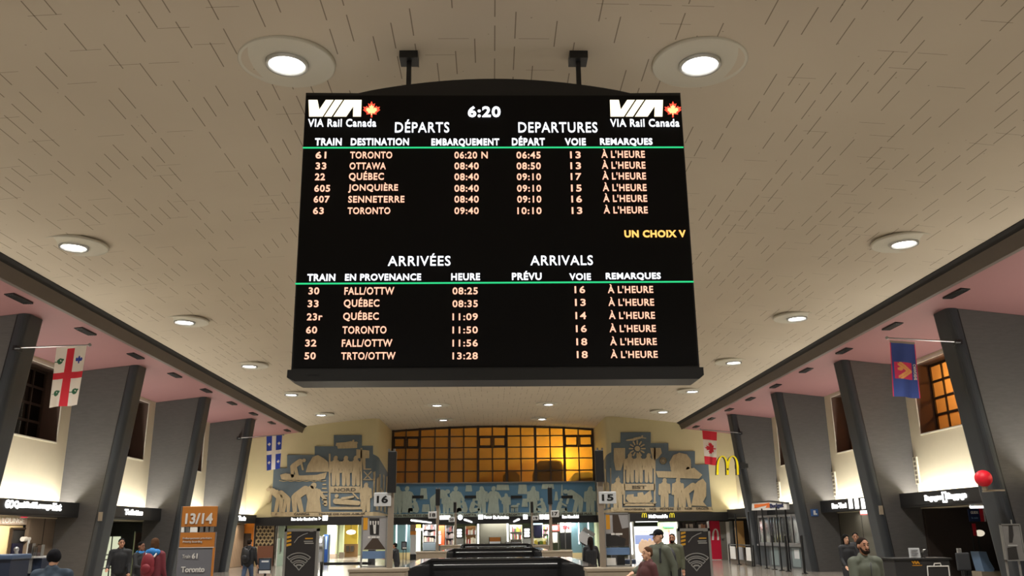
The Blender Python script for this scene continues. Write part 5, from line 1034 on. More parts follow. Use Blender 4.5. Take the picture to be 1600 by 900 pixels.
# central recess: blue panels, banner, shops
Ys = 63.0
def blue_wall(px0, px1, strips, label):
    t = thing('blue_wall_panel', label, 'wall panel', (at((px0+px1)/2, 850, Ys).x, Ys, 0)); part('panel', m_teal, t, px0, px1, 815, 868.5, Ys, .1); part('panel_plinth', m_lcream, t, px0, px1, 863.5, GROUND, Ys-.02, .1)
    for x in strips: part('light_strip', m_signw, t, x-.8, x+.8, 815, 850, Ys-.05, .04)
blue_wall(612, 641, (619.5, 635), 'pale blue wall panels with two light strips right of post 16'); blue_wall(893, 936, (904.5, 919.5), 'pale blue wall panels with two light strips left of post 15')
def banner(px0, px1, yt, yb, Y, cols, label):
    t = thing('standing_banner', label, 'banner', (at((px0+px1)/2, yb, Y).x, Y, 0))
    for (f0, f1, mm) in cols: part('banner_sheet', mm, t, px0, px1, yt+(yb-yt)*f0, yt+(yb-yt)*f1, Y, .04)
    part('banner_base', m_black, t, px0-.5, px1+.5, yb, GROUND, Y-.1, .3)
banner(641, 649.5, 818, 866, 62.3, ((0, .25, mat('banner_brown', (150, 120, 96), .5)), (.25, .37, mat('banner_orange', (206, 130, 50), .5)), (.37, 1, mat('banner_pale', (206, 206, 212), .5))), 'tall banner, brown and orange above white, right of the blue panels')
rg = random.Random(3)
def shop(px0, px1, yt, yb, Y, back, label, rows, pal, dens=8, name='shop_shelf'):
    t = thing(name, label, 'shop display', (at((px0+px1)/2, yb, Y).x, Y, 0)); part('back_panel', back, t, px0, px1, yt, yb, Y+.35, .05); part('side_panel', m_white, t, px0, px0+.6, yt, GROUND, Y, .4); part('side_panel', m_white, t, px1-.6, px1, yt, GROUND, Y, .4)
    if yb < 862 and px0 != 848: part('shelf_plinth', m_dark, t, px0+.6, px1-.6, yb, GROUND, Y+.05, .33)
    b = MB(); mats = [mat('goods_%d_%d_%d' % c, c, .5) for c in pal]
    for r in range(rows):
        y1 = yt+(yb-yt)*(r+1)/rows; part('shelf_board', m_steel, t, px0, px1, y1-.7, y1, Y, .38)
        x = px0+.8
        while x < px1-1.4:
            w_ = (px1-px0)/dens*rg.uniform(.5, 1.1); h_ = (yb-yt)/rows*rg.uniform(.4, .78); b.mi = rg.randrange(len(mats)); fbox(b, x, min(px1-.7, x+w_), y1-.7-h_, y1-.7, Y+.06, .2); x += w_+.15
    o = b.build('shelf_goods', mats, t); o['kind'] = 'stuff'; return t
PAL1 = [(200, 60, 50), (240, 230, 210), (60, 120, 70), (230, 190, 70), (90, 70, 60), (240, 240, 240), (180, 90, 120)]
PAL2 = [(90, 84, 90), (60, 58, 60), (140, 120, 120), (160, 150, 150), (110, 60, 56), (190, 170, 140)]
t = thing('lit_pillar_advert', 'bright white and yellow lit pillar right of the tall banner', 'light box', (at(653, 860, Ys+1).x, Ys+1, 0)); part('light_box', emi('lightbox_white', (.9, .95, .82), .9, True), t, 650, 657, 828, 866, Ys+1, .2); part('yellow_head', m_pyel, t, 650.5, 657, 818, 826, Ys+1, .2); part('sign_bar', m_signw, t, 649.5, 660, 825.5, 829, Ys+.9, .1)
shop(660.5, 681, 818, 847, Ys+1, m_dark, 'dark newsstand shelves left of post 18', 3, PAL2, 8); t = thing('grey_counter', 'grey blue counter below the newsstand shelves', 'counter', (at(671, 860, Ys).x, Ys, 0)); part('counter_body', mat('counter_bluegrey', (126, 140, 152), .5), t, 660.5, 681, 848, 860, Ys+.2, .5); part('counter_plinth', m_black, t, 660.5, 681, 860, GROUND, Ys+.25, .45)
t = thing('orange_red_panel', 'orange red panel with white notices right of post 18', 'panel', (at(690, 860, Ys).x, Ys+1, 0)); part('panel', mat('panel_orange_red', (196, 88, 46), .5), t, 685, 695, 821, 852, Ys+1, .05); part('panel_base', m_dark, t, 686, 694, 852, GROUND, Ys+1.01, .04); part('white_notice', m_signw, t, 685.5, 688.5, 830, 835, Ys+.9, .06); part('white_notice', m_pwhite, t, 685, 689, 836.5, 850, Ys+.9, .06); part('panel_post', m_black, t, 694.5, 695.5, 821, GROUND, Ys+1, .06)
shop(696, 709, 821, 852, Ys+1.5, m_dark, 'dark shelves with few goods left of post 20', 3, PAL2, 6)
def menu_screen(px0, px1, yt, yb, Y, label):
    t = thing('menu_screen', label, 'screen', (at((px0+px1)/2, yb, Y).x, Y, 0)); part('screen_case', m_black, t, px0, px1, yt, yb, Y, .12); h_ = yb-yt
    for k in range(3): part('screen_tile', m_signw, t, px0+1.2, px1-1.2, yt+h_*(.12+.28*k), yt+h_*(.32+.28*k), Y-.012, .012)
    part('screen_stand', mat('stand_grey', (150, 152, 150), .5), t, px0-.5, px1+1.5, yb, GROUND, Y+.02, .3)
menu_screen(713, 722.5, 825, 841, Ys, 'black menu screen with three white tiles right of post 20'); menu_screen(818, 828.5, 824, 841, Ys, 'black menu screen with three white tiles left of post 19')
shop(727, 744, 822, 850, Ys+1, mat('bakery_orange', (214, 160, 104), .5), 'warm orange bakery shelves left of the dark wall', 2, [(200, 150, 100), (230, 220, 200), (170, 60, 50), (240, 240, 235)], 7)
b = MB(); xa, xb = at(749.5, 850, Ys+.5).x, at(791.5, 850, Ys+.5).x; b.b2(xa, xb, Ys+.5, Ys+.7, 0, 2.55); struct('wall_dark_centre', b, m_olive, label='dark olive wall between the two bright shops')
for k, x in enumerate((747, 793.5)): t = thing('lit_column', ('lit white column left of the dark olive wall', 'lit white column right of the dark olive wall')[k], 'column', (at(x, 850, Ys).x, Ys, 0)); part('column_shaft', m_white, t, x-1.8, x+1.8, 815, GROUND, Ys, .3); part('light_strip', m_signw, t, x-.7, x+.7, 817, 860, Ys-.03, .03)
shop(797, 816, 820, 855, Ys+1, m_shopw, 'bright crowded sweet shop shelves right of the dark olive wall', 3, PAL1, 9)
t = thing('mall_board', 'orange and white board in front of the dark olive wall', 'board', (at(773.5, 856, 58).x, 58.2, 0)); part('orange_head', m_or, t, 765, 782, 839.5, 846, 58.2, .06); part('white_body', m_plate, t, 765, 782, 846, 857, 58.2, .06); part('blue_spot', mat('spot_blue', (70, 90, 140), .5), t, 776, 782, 850, 857, 58.18, .05); part('board_post', m_black, t, 763.8, 765, 839, GROUND, 58.2, .06); part('board_post', m_black, t, 782, 783, 839, GROUND, 58.2, .06)
t = thing('grey_cabinet', 'low pale grey two-part cabinet right of the orange board', 'cabinet', (at(802, 860, 58).x, 58.5, 0)); part('cabinet_body', m_dark, t, 789.5, 815, 846.5, GROUND, 58.5, .5); part('cabinet_door', mat('cabinet_grey', (160, 160, 164), .5), t, 790.5, 798, 847.5, 871, 58.47, .03); part('cabinet_door', mat('cabinet_grey', (160, 160, 164), .5), t, 799, 814, 847.5, 871, 58.47, .03)
t = thing('navy_screen', 'dark navy screen under a cyan light box right of post 19', 'screen', (at(840, 860, Ys).x, Ys, 0)); part('screen_case', mat('navy_screen', (22, 24, 50), .4), t, 834, 847, 821, 839, Ys, .12); part('light_box', emi('cyan_light', (.65, .9, 1.0), 1.2, True), t, 833, 848, 814, 820, Ys-.05, .2); part('screen_stand', m_dark, t, 836, 845, 839, GROUND, Ys+.02, .3)
shop(834, 855, 841, 862, Ys-.6, m_shopw, 'yellow and white goods on low shelves below the navy screen', 2, [(230, 210, 90), (240, 240, 230), (120, 150, 60), (60, 60, 60)], 9); shop(848, 857.5, 820, 842, Ys+.6, m_shopw, 'shelves of small goods right of the navy screen', 3, PAL1, 5)
t = thing('red_neon_sign', 'red and white lit sign behind post 17', 'sign', at(866, 824, Ys)); part('sign_case', emi('neon_red', (1, .12, .08), 1.0, True), t, 857.5, 874, 820, 830, Ys, .1); part('sign_face', m_signw, t, 861, 871, 822, 828, Ys-.02, .02); part('white_notice', m_pwhite, t, 863.5, 871, 832, 848, Ys, .05); part('sign_post', m_steel, t, 872, 873, 815, GROUND, Ys+.02, .06)
t = thing('shop_window', 'shop window with red letters and black lower panels left of the blue wall', 'shop window', (at(884, 860, Ys).x, Ys, 0)); part('window_pane', m_pwhite, t, 875, 893, 816, 832, Ys, .06); part('lower_panel', m_black, t, 875.5, 883, 832.5, 858, Ys, .05); part('lower_panel', m_black, t, 884, 892.5, 832.5, 858, Ys, .05); part('window_bar', m_steel, t, 882.8, 884.2, 815, 868, Ys-.03, .05); part('window_plinth', m_stone, t, 875, 893, 858.5, GROUND, Ys-.02, .1); ftext('lettering', 'SN', 880, 889.5, 821, 827, Ys-.012, m_adred, t, .05); ftext('lettering', 'TI', 876.5, 880, 821.5, 826, Ys-.012, m_adred, t, .03)
t = thing('poster_easel', 'black easel sign in front of the blue panels beside the dark figure', 'easel', (at(631, 870, 48).x, 48, 0)); part('easel_board', m_black, t, 627, 635.5, 846, 859, 48, .04); part('easel_sheet', mat('easel_grey', (90, 92, 100), .5), t, 628.5, 634, 848, 855, 47.98, .02); part('easel_label', m_pwhite, t, 629, 635, 855.5, 857, 47.98, .02); [part('easel_leg', m_black, t, x-.5, x+.5, 859, GROUND, 48.02, .03) for x in (630, 634.5)]
# tilted board behind the woman
Y = 27.5
t = thing('tilted_panel', 'white tilted panel with dark edges behind the woman near post 15', 'panel', (at(915, 850, Y).x, Y, 0)); ppoly('panel_face', m_plate, t, [(905, 834), (910, 829), (927, 839.5), (925, 846), (917, 852), (904.5, 845)], Y, .05); ppoly('panel_edge', m_frame, t, [(910, 828.5), (914, 823.5), (930, 834), (928, 839.5)], Y-.02, .07); ppoly('panel_edge', m_dark, t, [(903.5, 845), (905, 845.5), (918, 852.5), (917, 856)], Y-.02, .07)
for x in (910, 924): part('panel_leg', m_steel, t, x-.5, x+.5, 845, GROUND, Y+.06, .05)
part('panel_foot', m_steel, t, 904, 930, 924.5, GROUND, Y-.15, .5)
# right wing: burger restaurant front
Yw = 56.0
t = thing('white_column', 'white lit column at the left side of the burger restaurant', 'column', (at(988, 860, Yw).x, Yw, 0)); part('column_shaft', m_white, t, 985, 991, 815, GROUND, Yw, .4); part('column_strip', m_signw, t, 986, 988, 817, 866, Yw-.03, .03)
t = thing('family_light_box', 'bright lit advert with a group of pale figures in the burger restaurant', 'light box', (at(1012, 850, Yw+2).x, Yw+2, 0)); part('light_box', emi('lightbox_blue_white', (.92, .95, 1.0), .85, True), t, 992, 1031, 822.5, GROUND, Yw+2, .15); part('blue_panel', emi('lightbox_blue', (.36, .46, .85), .6, True), t, 992.5, 1030, 836, 850, Yw+1.97, .03)
ftext('lettering', 'bonjour', 1001, 1020, 829, 832.5, Yw+1.96, m_taupe, t, 0)
for x, y in ((1004, 846), (1009, 847), (1015.5, 845), (1021, 848)):
    b = MB(); p = at(x, y, Yw+1.95); b.sph(p, .15, (.8, .2, 1)); q = at(x, y+9, Yw+1.95); b.sph((q.x, p.y, q.z), .34, (.8, .1, 1.2)); b.build('advert_figure', emi('advert_skin', (1.0, .62, .36), .5, True), t)
t = thing('green_shop_wall', 'green wall with a white menu board in the burger restaurant', 'shop front', (at(1047, 850, Yw+3).x, Yw+3, 0)); part('green_panel', mat('wall_green', (150, 176, 122), .6), t, 1028, 1058, 816, 832, Yw+3, .1); part('menu_board', m_signw, t, 1037, 1053.5, 816.5, 822.5, Yw+2.9, .08); part('menu_stripe', mat('menu_green', (60, 160, 90), .5), t, 1037, 1053.5, 822.5, 825, Yw+2.9, .08); part('lower_wall', m_shopw, t, 1028, 1058, 832, GROUND, Yw+3, .1); part('door_bar', m_adred, t, 1046, 1047, 828, 866, Yw+2.9, .05)
shop(1060, 1108, 815, 826, Yw-.5, m_brownroom, 'dark shelf with cups and boxes above the right wireless panel', 1, [(220, 220, 215), (60, 50, 46), (150, 110, 80), (190, 180, 170), (40, 36, 34)], 14)
b = MB(); xa, xb = at(1060, 850, Yw-.3).x, at(1110, 850, Yw-.3).x; b.b2(xa, xb, Yw-.1, Yw+.1, 0, 2.0); struct('wall_shop_right', b, m_dark)
t = thing('red_arch_panel', 'red wall panel with a large white arch behind the right wireless panel', 'wall panel', (at(1118, 860, 54.6).x, 54.6, 0)); part('red_panel', mat('panel_red', (206, 24, 62), .5), t, 1109.5, 1126, 814, 874, 54.6, .08); part('panel_edge', m_white, t, 1108.5, 1110, 814, 876, 54.58, .1); part('panel_base', m_pwhite, t, 1109.5, 1127, 874, GROUND, 54.55, .1)
for ps in arch_pts(1112.5, 1133, 826, 844, 54.58, .26)[:1]: b = MB(); b.prism([(p.x, p.z) for p in ps], (0, 54.58, 0), XV, ZV, (0, .02, 0)); b.build('white_arch', m_pwhite, t)
t = thing('grey_door', 'grey door between the red panel and the rental kiosk', 'door', (at(1130, 860, 54.5).x, 54.5, 0)); part('door_leaf', mat('door_grey', (120, 118, 110), .5), t, 1126.5, 1136, 815, GROUND, 54.5, .08); part('door_post', m_white, t, 1136, 1141, 815, GROUND, 54.45, .14); part('door_handle', m_steel, t, 1128, 1130, 841, 843, 54.44, .06)
t = thing('tan_wall_panel', 'tan lit panel left of the rental kiosk', 'wall panel', (at(1154, 850, 54.3).x, 54.3, 0)); part('tan_board', mat('tan_board', (206, 164, 104), .5), t, 1149, 1163, 814, 856, 54.3, .06); part('dark_edge', m_dark, t, 1146, 1149, 814, GROUND, 54.3, .06); part('lower_board', m_taupe, t, 1141, 1163, 856, GROUND, 54.3, .1); part('grey_board', m_frame, t, 1141, 1146, 814, 856, 54.3, .06)
# foreground bits at the bottom left
Y = 15.0
m_navyc = mat('navy_cabinet', (30, 40, 60), .5); m_acry = glassmat('acrylic', (.85, .83, .80), .12)
t = thing('navy_bin', 'dark navy cabinet with a grey blue lid cut by the bottom left corner', 'cabinet', (at(5, 880, Y).x, Y, 0)); part('cabinet_body', m_navyc, t, -30, 17, 875, GROUND, Y, .6); part('cabinet_lid', mat('lid_bluegrey', (66, 84, 112), .4), t, -31, 18.5, 867, 875, Y-.03, .66, .02)
t = thing('ticket_desk', 'navy desk with white strips and clear brochure holders at bottom left', 'desk', (at(45, 890, Y+1).x, Y+1, 0)); part('desk_body', m_navyc, t, 18.5, 66, 873, GROUND, Y+1, .5); part('desk_top', m_white, t, 21, 52, 869.5, 872.5, Y+.95, .5); part('white_strip', m_plate, t, 20.5, 32, 873, GROUND, Y+.97, .03); part('white_strip', m_frame, t, 40, 51, 873, 896, Y+.97, .03); part('red_badge', mat('badge_brown_red', (120, 70, 58), .5), t, 24, 28, 881, 887, Y+.95, .02)
t = thing('desk_microphone', 'grey stub post standing on the ticket desk', 'post', at(25.5, 869, Y+1.1)); b = MB(); p, q = at(25.7, 869.5, Y+1.1), at(25.7, 858.5, Y+1.1); b.cyl(p, q, .03, n=10).sph(q, .045, u=10, v=8); b.build('stub', m_frame, t); b = MB(); b.cyl(p, p+Vector((0, 0, .02)), .06); b.build('stub_foot', m_steel, t)
for k, (x0, x1, yt, yb, lb) in enumerate(((43, 50, 848, 869, 'first clear brochure holder from the left on the ticket desk'), (51, 57, 853, 872, 'middle clear brochure holder on the ticket desk'), (57.5, 64.5, 850, 869, 'tall right hand clear brochure holder on the ticket desk'))):
    t = thing('brochure_holder', lb, 'brochure holder', at((x0+x1)/2, yb, Y+.9)); yb = yb if k == 2 else 869; part('holder_front', m_acry, t, x0, x1, yt, yb, Y+.9, .015); part('brochures', mat('brochure_%d' % k, ((96, 84, 80), (126, 118, 112), (150, 128, 118))[k], .6), t, x0+.7, x1-.7, yt+2, yb-.4, Y+.93, .05); part('holder_side', m_frame, t, x1-.35, x1, yt+1, yb, Y+.9, .1)
t = thing('white_pole', 'thin white pole behind the brochure holders at bottom left', 'pole', (at(45, 880, Y+1.6).x, Y+1.6, 0)); b = MB(); p = at(45.5, 843, Y+1.9); b.cyl((p.x, Y+1.9, .03), (p.x, Y+1.9, p.z), .02, n=8); b.build('pole', m_white, t); b = MB(); b.cyl((p.x, Y+1.9, 0), (p.x, Y+1.9, .03), .15); b.build('pole_foot', m_black, t)
t = thing('blue_bollard_lamp', 'low dark blue box on a thin steel stand right of the leaflet boxes', 'stand', (at(985, 880, 19.5).x, 19.5, 0)); part('stand_box', mat('box_blue', (52, 66, 92), .4), t, 975, 993.5, 874.5, 881.5, 19.0, .3, .01); part('stand_post', m_steel, t, 984, 985.5, 881, GROUND, 19.1, .04); part('stand_cup', m_white, t, 982, 984.5, 868, 875, 19.1, .06); part('stand_foot', m_steel, t, 979, 991, 959, GROUND, 19.0, .3)
# ------------------------------------------------------------------ people
def shape_mesh(shapes, voxel, smooth=4):
    """tapered limbs and rounded masses fused into one continuous surface"""
    b = bmesh.new()
    for s in shapes:
        if s[0] == 'c':
            p, q, r0_, r1_ = Vector(s[1]), Vector(s[2]), s[3], s[4]; d = q-p
            if d.length < 1e-4: continue
            m = Matrix.Translation((p+q)/2) @ d.to_track_quat('Z', 'Y').to_matrix().to_4x4()
            r = bmesh.ops.create_cone(b, cap_ends=True, segments=14, radius1=r0_, radius2=r1_, depth=d.length); bmesh.ops.transform(b, matrix=m, verts=r['verts'])
            for c_, rr in ((p, r0_), (q, r1_)):
                r = bmesh.ops.create_uvsphere(b, u_segments=14, v_segments=10, radius=rr); bmesh.ops.translate(b, vec=c_, verts=r['verts'])
        else:
            r = bmesh.ops.create_uvsphere(b, u_segments=20, v_segments=14, radius=1)
            m = Matrix.Translation(s[1]) @ (Matrix.Rotation(s[3], 4, 'X') if len(s) > 3 else Matrix()) @ Matrix.Diagonal((*s[2], 1)); bmesh.ops.transform(b, matrix=m, verts=r['verts'])
    me = bpy.data.meshes.new('tmp'); b.to_mesh(me); b.free()
    o = bpy.data.objects.new('tmp', me); TMP.collection.objects.link(o)
    md = o.modifiers.new('fuse', 'REMESH'); md.mode = 'VOXEL'; md.voxel_size = voxel; md.use_smooth_shade = True
    if smooth: ms = o.modifiers.new('soft', 'SMOOTH'); ms.factor = .5; ms.iterations = smooth
    out = evaluated(o)
    bpy.data.objects.remove(o); bpy.data.meshes.remove(me)
    for p in out.polygons: p.use_smooth = True
    return out
def put(name, me, m, parent):
    me.materials.clear(); me.materials.append(m); me.name = name
    o = bpy.data.objects.new(name, me); COL.objects.link(o); o.parent = parent; return o
def V3(*a): return Vector(a)
def lerp(a, b_, t): return a*(1-t)+b_*t
def limb(a, l1, l2, ang, bend, out, sgn):
    """two-bone limb hanging from a: swing angle (forward +), bend at the middle joint, sideways angle"""
    d1 = V3(sgn*math.sin(out), -math.sin(ang)*math.cos(out), -math.cos(ang)*math.cos(out)); j = a+d1*l1
    a2 = ang+bend; o2 = out*.4; d2 = V3(sgn*math.sin(o2), -math.sin(a2)*math.cos(o2), -math.cos(a2)*math.cos(o2)); return j, j+d2*l2
def person(label, px, ptop, d, face, skin, hair, jacket, trousers, arms=((.1, .35, .12), (-.1, .3, .12)), legs=((.25, -.15), (-.25, -.25)), female=False, hairstyle='short', turn=0.0, lean=0.0, extras=(), bulk=1.0):
    p = at(px, ptop, d*.963); H = p.z; k = H/1.75
    t = thing('person', label, 'person', (p.x, p.y, 0))
    sw = (.185 if not female else .165)*k*bulk
    pel = V3(0, 0, .93*k); chest = V3(0, -.02*k-lean*.3, 1.30*k); neck = V3(0, -.01*k-lean*.5, 1.48*k); hc = V3(0, -.025*k-lean*.6, 1.625*k)
    Rz = Matrix.Rotation(turn, 3, 'Z')
    def hp(x, y, z): return hc+Rz @ V3(x*k, y*k, z*k)
    B, J, T, S_ = [], [], [], []
    # head with jaw, nose and ears, neck
    B += [('e', hp(0, .012, .02), (.074*k, .092*k, .098*k)), ('e', hp(0, -.012, -.035), (.060*k, .072*k, .080*k)), ('c', hp(0, -.082, .0), hp(0, -.105, -.03), .010*k, .017*k), ('e', hp(0, -.055, -.085), (.035*k, .03*k, .026*k)), ('c', neck-V3(0, 0, .05*k), hp(0, .02, -.06), .060*k, .052*k)]
    for s_ in (-1, 1): B.append(('e', hp(s_*.077, .015, -.005), (.012*k, .022*k, .032*k)))
    B += [('c', hp(s_*.014, -.083, -.062), hp(s_*.022, -.078, -.062), .009*k, .007*k) for s_ in (-1, 1)]
    # trunk
    B += [('c', pel, chest, .09*k, .095*k), ('c', chest+V3(-sw*.7, 0, .1*k), chest+V3(sw*.7, 0, .1*k), .06*k, .06*k), ('c', chest, neck, .09*k, .055*k)]
    J += [('e', lerp(pel, chest, .0)+V3(0, 0, .0), ((.17 if not female else .165)*k*bulk, .125*k*bulk, .16*k)), ('c', lerp(pel, chest, .2)+V3(-.06*k*bulk, 0, 0), chest+V3(-.07*k*bulk, .01, 0), .115*k*bulk, .118*k*bulk), ('c', lerp(pel, chest, .2)+V3(.06*k*bulk, 0, 0), chest+V3(.07*k*bulk, .01, 0), .115*k*bulk, .118*k*bulk), ('c', lerp(pel, chest, .1), chest, .125*k*bulk, .13*k*bulk), ('c', chest+V3(-sw*.85, .0, .11*k), chest+V3(sw*.85, .0, .11*k), .078*k, .078*k), ('c', chest+V3(0, .01, .1*k), neck+V3(0, .015, -.02*k), .11*k, .075*k), ('c', neck+V3(-.03*k, .02, -.0*k), neck+V3(.03*k, .02, -.0*k), .062*k, .062*k)]
    for q, s_ in enumerate((-1, 1)):
        a0 = chest+V3(s_*sw, .0, .10*k); an, be, ou = arms[q]; el, wr = limb(a0, .29*k, .26*k, an, be, ou, s_)
        B += [('c', a0, el, .05*k, .042*k), ('c', el, wr, .040*k, .027*k)]; J += [('c', a0, el, .070*k*bulk, .056*k*bulk), ('c', el, lerp(el, wr, .93), .055*k*bulk, .043*k*bulk)]
        fd = (wr-el).normalized(); sd = V3(1, 0, 0)-fd*fd.x; sd = sd.normalized() if sd.length > .1 else V3(0, 1, 0); nn = fd.cross(sd)
        pc = wr+fd*.05*k; B += [('c', wr, pc+fd*.02*k, .026*k, .030*k), ('c', pc-sd*.02*k, pc+sd*.02*k, .022*k, .022*k)]
        for f_, ln in ((-1.5, .062), (-.5, .078), (.5, .082), (1.5, .072)):                       # four fingers, slightly curled, and a thumb
            r0 = pc+fd*.035*k+sd*f_*.018*k; m1 = r0+fd*ln*.55*k+V3(0, -.006*k, 0); B += [('c', r0, m1, .0095*k, .009*k), ('c', m1, m1+(fd*.75+V3(0, -.5, 0)).normalized()*ln*.5*k, .009*k, .0075*k)]
        th = pc-sd*s_*.028*k-fd*.02*k; B += [('c', th, th+(fd*.6-sd*s_*.6+V3(0, -.3, 0)).normalized()*.045*k, .012*k, .0105*k)]
        hpj = pel+V3(s_*.09*k, 0, -.03*k); la, lb = legs[q]; kn, ank = limb(hpj, .43*k, .42*k, la, lb, .02, s_)
        ank.z = max(ank.z, .075*k); B += [('c', hpj, kn, .075*k, .05*k), ('c', kn, ank, .048*k, .034*k), ('c', ank, ank+V3(0, -.13*k, -.035*k), .036*k, .03*k)]
        T += [('c', hpj, kn, .095*k, .068*k), ('c', kn, lerp(kn, ank, .97), .066*k, .056*k)]
        S_.append([('c', ank+V3(0, .04*k, -.03*k), ank+V3(0, -.14*k, -.035*k), .046*k, .042*k), ('c', ank, ank+V3(0, 0, .04*k), .05*k, .048*k)])
    T += [('e', pel+V3(0, 0, -.02*k), (.165*k, .12*k, .13*k))]
    put('body', shape_mesh(B, .0095*k, 3), skin, t)
    put('jacket', shape_mesh(J, .016*k, 6), jacket, t); put('trousers', shape_mesh(T, .018*k, 5), trousers, t)
    for s__ in S_:
        o = put('shoe', shape_mesh(s__, .014*k, 3), m_shoe, t)
    # face details
    for s_ in (-1, 1):
        b = MB(); b.sph(hp(s_*.031, -.081, .012), .0105*k, (1.2, .6, .8), u=10, v=8); put('eye', b2me(b), m_eye, t)
        b = MB(); b.cyl(hp(s_*.016, -.088, .034), hp(s_*.046, -.079, .036), .006*k, n=6); put('eyebrow', b2me(b), hair, t)
    b = MB(); b.cyl(hp(-.022, -.0865, -.058), hp(.022, -.0865, -.058), .0055*k, n=6); put('mouth', b2me(b), m_lip, t)
    # hair and hats
    if hairstyle == 'short': hs = [('e', hp(0, .026, .043), (.081*k, .094*k, .086*k)), ('e', hp(0, .055, .0), (.076*k, .06*k, .07*k))]
    elif hairstyle == 'long': hs = [('e', hp(0, .024, .04), (.086*k, .098*k, .09*k)), ('c', hp(0, .06, .0), hp(0, .085, -.24), .075*k, .05*k), ('c', hp(-.068, .01, .0), hp(-.075, .02, -.21), .028*k, .03*k), ('c', hp(.068, .01, .0), hp(.075, .02, -.21), .028*k, .03*k)]
    elif hairstyle == 'beanie': hs = [('e', hp(0, .02, .045), (.086*k, .102*k, .088*k)), ('c', hp(-.01, .02, .02), hp(.01, .02, .02), .09*k, .09*k)]
    elif hairstyle == 'cap': hs = [('e', hp(0, .015, .05), (.084*k, .1*k, .075*k)), ('e', hp(0, -.115, .035), (.062*k, .07*k, .012*k), .15)]
    elif hairstyle == 'bun': hs = [('e', hp(0, .024, .042), (.083*k, .097*k, .088*k)), ('e', hp(0, .105, .05), (.04*k, .035*k, .04*k))]
    put('hat' if hairstyle in ('cap', 'beanie') else 'hair', shape_mesh(hs, .009*k, 3), m_hat if hairstyle in ('cap', 'beanie') else hair, t)
    if hairstyle == 'cap': put('hair', shape_mesh([('e', hp(0, .045, -.0), (.078*k, .062*k, .06*k))], .01*k, 2), hair, t)
    for e in extras:
        if e == 'beard': put('beard', shape_mesh([('e', hp(0, -.05, -.085), (.05*k, .042*k, .036*k)), ('c', hp(-.062, -.02, -.03), hp(-.04, -.055, -.085), .016*k, .022*k), ('c', hp(.062, -.02, -.03), hp(.04, -.055, -.085), .016*k, .022*k), ('c', hp(-.026, -.089, -.045), hp(.026, -.089, -.045), .0075*k, .0075*k)], .008*k, 2), hair, t)
        elif e == 'scarf': put('collar', shape_mesh([('c', neck+V3(-.05*k, -.03*k, -.01*k), neck+V3(.05*k, -.03*k, -.01*k), .055*k, .055*k), ('c', neck+V3(-.05*k, .05*k, .0), neck+V3(.05*k, .05*k, .0), .05*k, .05*k)], .012*k, 3), m_hoodblue, t)
        elif e == 'hood': put('hood', shape_mesh([('c', neck+V3(-.1*k, .06*k, -.03*k), neck+V3(.1*k, .06*k, -.03*k), .07*k, .07*k), ('c', neck+V3(0, .10*k, -.02*k), neck+V3(0, .13*k, -.12*k), .09*k, .05*k)], .014*k, 4), m_hoodblue, t)
        elif e == 'zip':
            b = MB(); b.cyl(chest+V3(0, -.137*k*bulk, .1*k), lerp(pel, chest, .3)+V3(0, -.135*k*bulk, 0), .007, n=6); put('zip', b2me(b), m_dark, t)
    t.rotation_euler.z = math.radians(face)
    bpy.context.view_layer.update()
    # let the lowest shoe rest on the floor
    zmin = min(v.co.z for c_ in t.children if c_.name.startswith('shoe') for v in c_.data.vertices)
    for c_ in t.children: c_.data.transform(Matrix.Translation((0, 0, -zmin)))
    return t, k
def b2me(b):
    me = bpy.data.meshes.new('detail'); b.b.to_mesh(me); b.b.free()
    for p in me.polygons: p.use_smooth = True
    return me
def backpack(owner, k, m, label, m2=None):
    t = thing('backpack', label, 'backpack', owner.location); t.rotation_euler = owner.rotation_euler
    put('bag_body', shape_mesh([('e', V3(0, .22*k, 1.22*k), (.15*k, .075*k, .22*k)), ('e', V3(0, .21*k, 1.1*k), (.155*k, .085*k, .16*k))], .015*k, 3), m, t)
    put('front_pocket', shape_mesh([('e', V3(0, .29*k, 1.12*k), (.11*k, .045*k, .1*k))], .012*k, 2), m, t)
    for s_ in (-1, 1): put('strap', shape_mesh([('c', V3(s_*.1*k, .17*k, 1.36*k), V3(s_*.12*k, .03*k, 1.485*k), .022*k, .022*k), ('c', V3(s_*.12*k, .03*k, 1.485*k), V3(s_*.135*k, -.10*k, 1.42*k), .022*k, .022*k), ('c', V3(s_*.135*k, -.10*k, 1.42*k), V3(s_*.15*k, -.12*k, 1.2*k), .02*k, .02*k)], .012*k, 2), m2 or m, t)
    return t
sk1 = mat('skin_light', (206, 160, 132), .6); sk2 = mat('skin_tan', (170, 122, 96), .6); sk3 = mat('skin_brown', (128, 88, 68), .6)
hr_b = mat('hair_black', (16, 14, 13), .9, spec=.15); hr_d = mat('hair_dark_brown', (34, 25, 20), .9, spec=.15); hr_g = mat('hair_brown', (78, 54, 38), .9, spec=.15)
m_shoe = mat('shoe_black', (26, 24, 24), .5); m_eye = mat('eye_dark', (22, 18, 16), .3); m_lip = mat('lip', (142, 86, 76), .6); m_hat = mat('hat_black', (20, 20, 24), .9, spec=.15); m_hoodblue = mat('hood_blue', (36, 120, 190), .7)
j_black = mat('coat_black', (26, 27, 31), .75); j_navy = mat('jacket_navy', (38, 54, 70), .75); j_maroon = mat('jacket_maroon', (104, 34, 46), .75); j_olive = mat('jacket_grey_green', (82, 86, 74), .75, noise=.08, nscale=6); j_olive2 = mat('jacket_olive', (78, 80, 62), .75, noise=.08, nscale=6); j_mar2 = mat('coat_dark_red', (78, 40, 40), .8); j_char = mat('coat_charcoal', (46, 46, 50), .8)
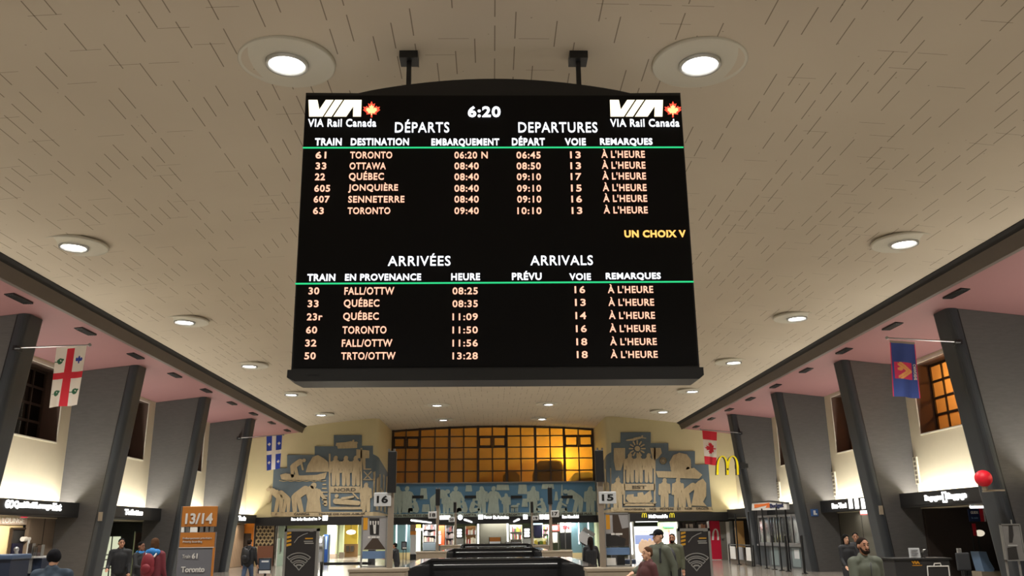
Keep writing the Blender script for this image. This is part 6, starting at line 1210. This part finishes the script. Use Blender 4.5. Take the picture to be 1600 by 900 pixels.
t_jean = mat('jeans_blue', (62, 80, 108), .8); t_dark = mat('trousers_dark', (36, 36, 40), .8); m_pack = mat('pack_dark_red', (120, 26, 40), .6); m_packb = mat('pack_black', (28, 28, 32), .6); m_strap = mat('strap_pale', (190, 186, 182), .6)
person('person in a dark beanie and blue jacket seen from behind at bottom left', 85.5, 858, 13.0, 186, sk1, hr_d, j_navy, t_dark, hairstyle='beanie', bulk=1.15)
person('person in a black jacket facing the hall before the lit glass door', 191, 841, 25.0, 20, sk2, hr_b, j_black, t_dark, arms=((.2, .9, .15), (.1, .4, .1)), turn=.25, bulk=1.12)
person('person in a dark coat with a blue collar, left of the maroon backpack wearer', 221, 846.5, 24.0, 65, sk3, hr_b, j_black, t_dark, arms=((.4, 1.0, .2), (.4, 1.0, .2)), extras=('scarf',))
o, k = person('person in a maroon jacket with a blue hood and a red backpack', 243, 840.5, 21.0, 172, sk1, hr_g, j_maroon, t_dark, hairstyle='long', female=True, extras=('hood',), bulk=1.08)
backpack(o, k, m_pack, 'dark red backpack with pale straps on the maroon jacket', m_strap)
o, k = person('person in a black coat and jeans walking away near the orange doorway', 390.5, 842, 32.0, 165, sk1, hr_d, j_black, t_jean, hairstyle='short', bulk=1.1)
backpack(o, k, m_packb, 'black backpack on the person in jeans')
person('dark figure standing behind post 16', 621, 848, 34.0, 250, sk2, hr_b, j_black, t_dark, arms=((.5, .9, .1), (.5, .9, .1)), lean=.15)
person('person with long brown hair in a black coat behind the right stair parapet', 922.5, 838.5, 27.0, 185, sk1, hr_d, j_black, t_dark, hairstyle='long', female=True, arms=((.1, .2, .3), (.15, .2, .12)))
o, k = person('person in a black cap and grey green jacket walking to the left', 1029, 826.5, 17.2, -62, sk1, hr_d, j_olive, t_dark, hairstyle='cap', bulk=1.12, arms=((.5, .6, .15), (-.4, .4, .15)))
backpack(o, k, m_packb, 'black backpack on the person in the black cap')
person('person in a dark red coat in front of the capped walker', 1012, 854, 15.6, -70, sk1, hr_g, j_mar2, t_dark, hairstyle='short', female=True, bulk=1.1, arms=((.4, .8, .1), (-.2, .4, .1)))
o, k = person('bearded person in an olive jacket behind the capped walker', 1050, 833.5, 24.0, -20, sk2, hr_b, j_olive2, t_dark, extras=('beard',), bulk=1.08)
person('person with short dark hair in a grey green zipped jacket at bottom right', 1346, 839.5, 13.3, 8, sk2, hr_d, j_olive, t_dark, extras=('beard', 'zip'), bulk=1.08, arms=((.3, .4, .18), (-.2, .3, .18)))
person('person with long dark hair in a black coat before the olive wall', 1320, 834.5, 23.0, 5, sk1, hr_b, j_black, t_dark, hairstyle='long', female=True, arms=((.2, .7, .1), (.2, .8, .1)))
person('dark haired person in a charcoal coat behind the zipped jacket', 1336, 832, 25.0, -30, sk2, hr_b, j_char, t_dark, turn=.2)
bpy.data.scenes.remove(TMP)
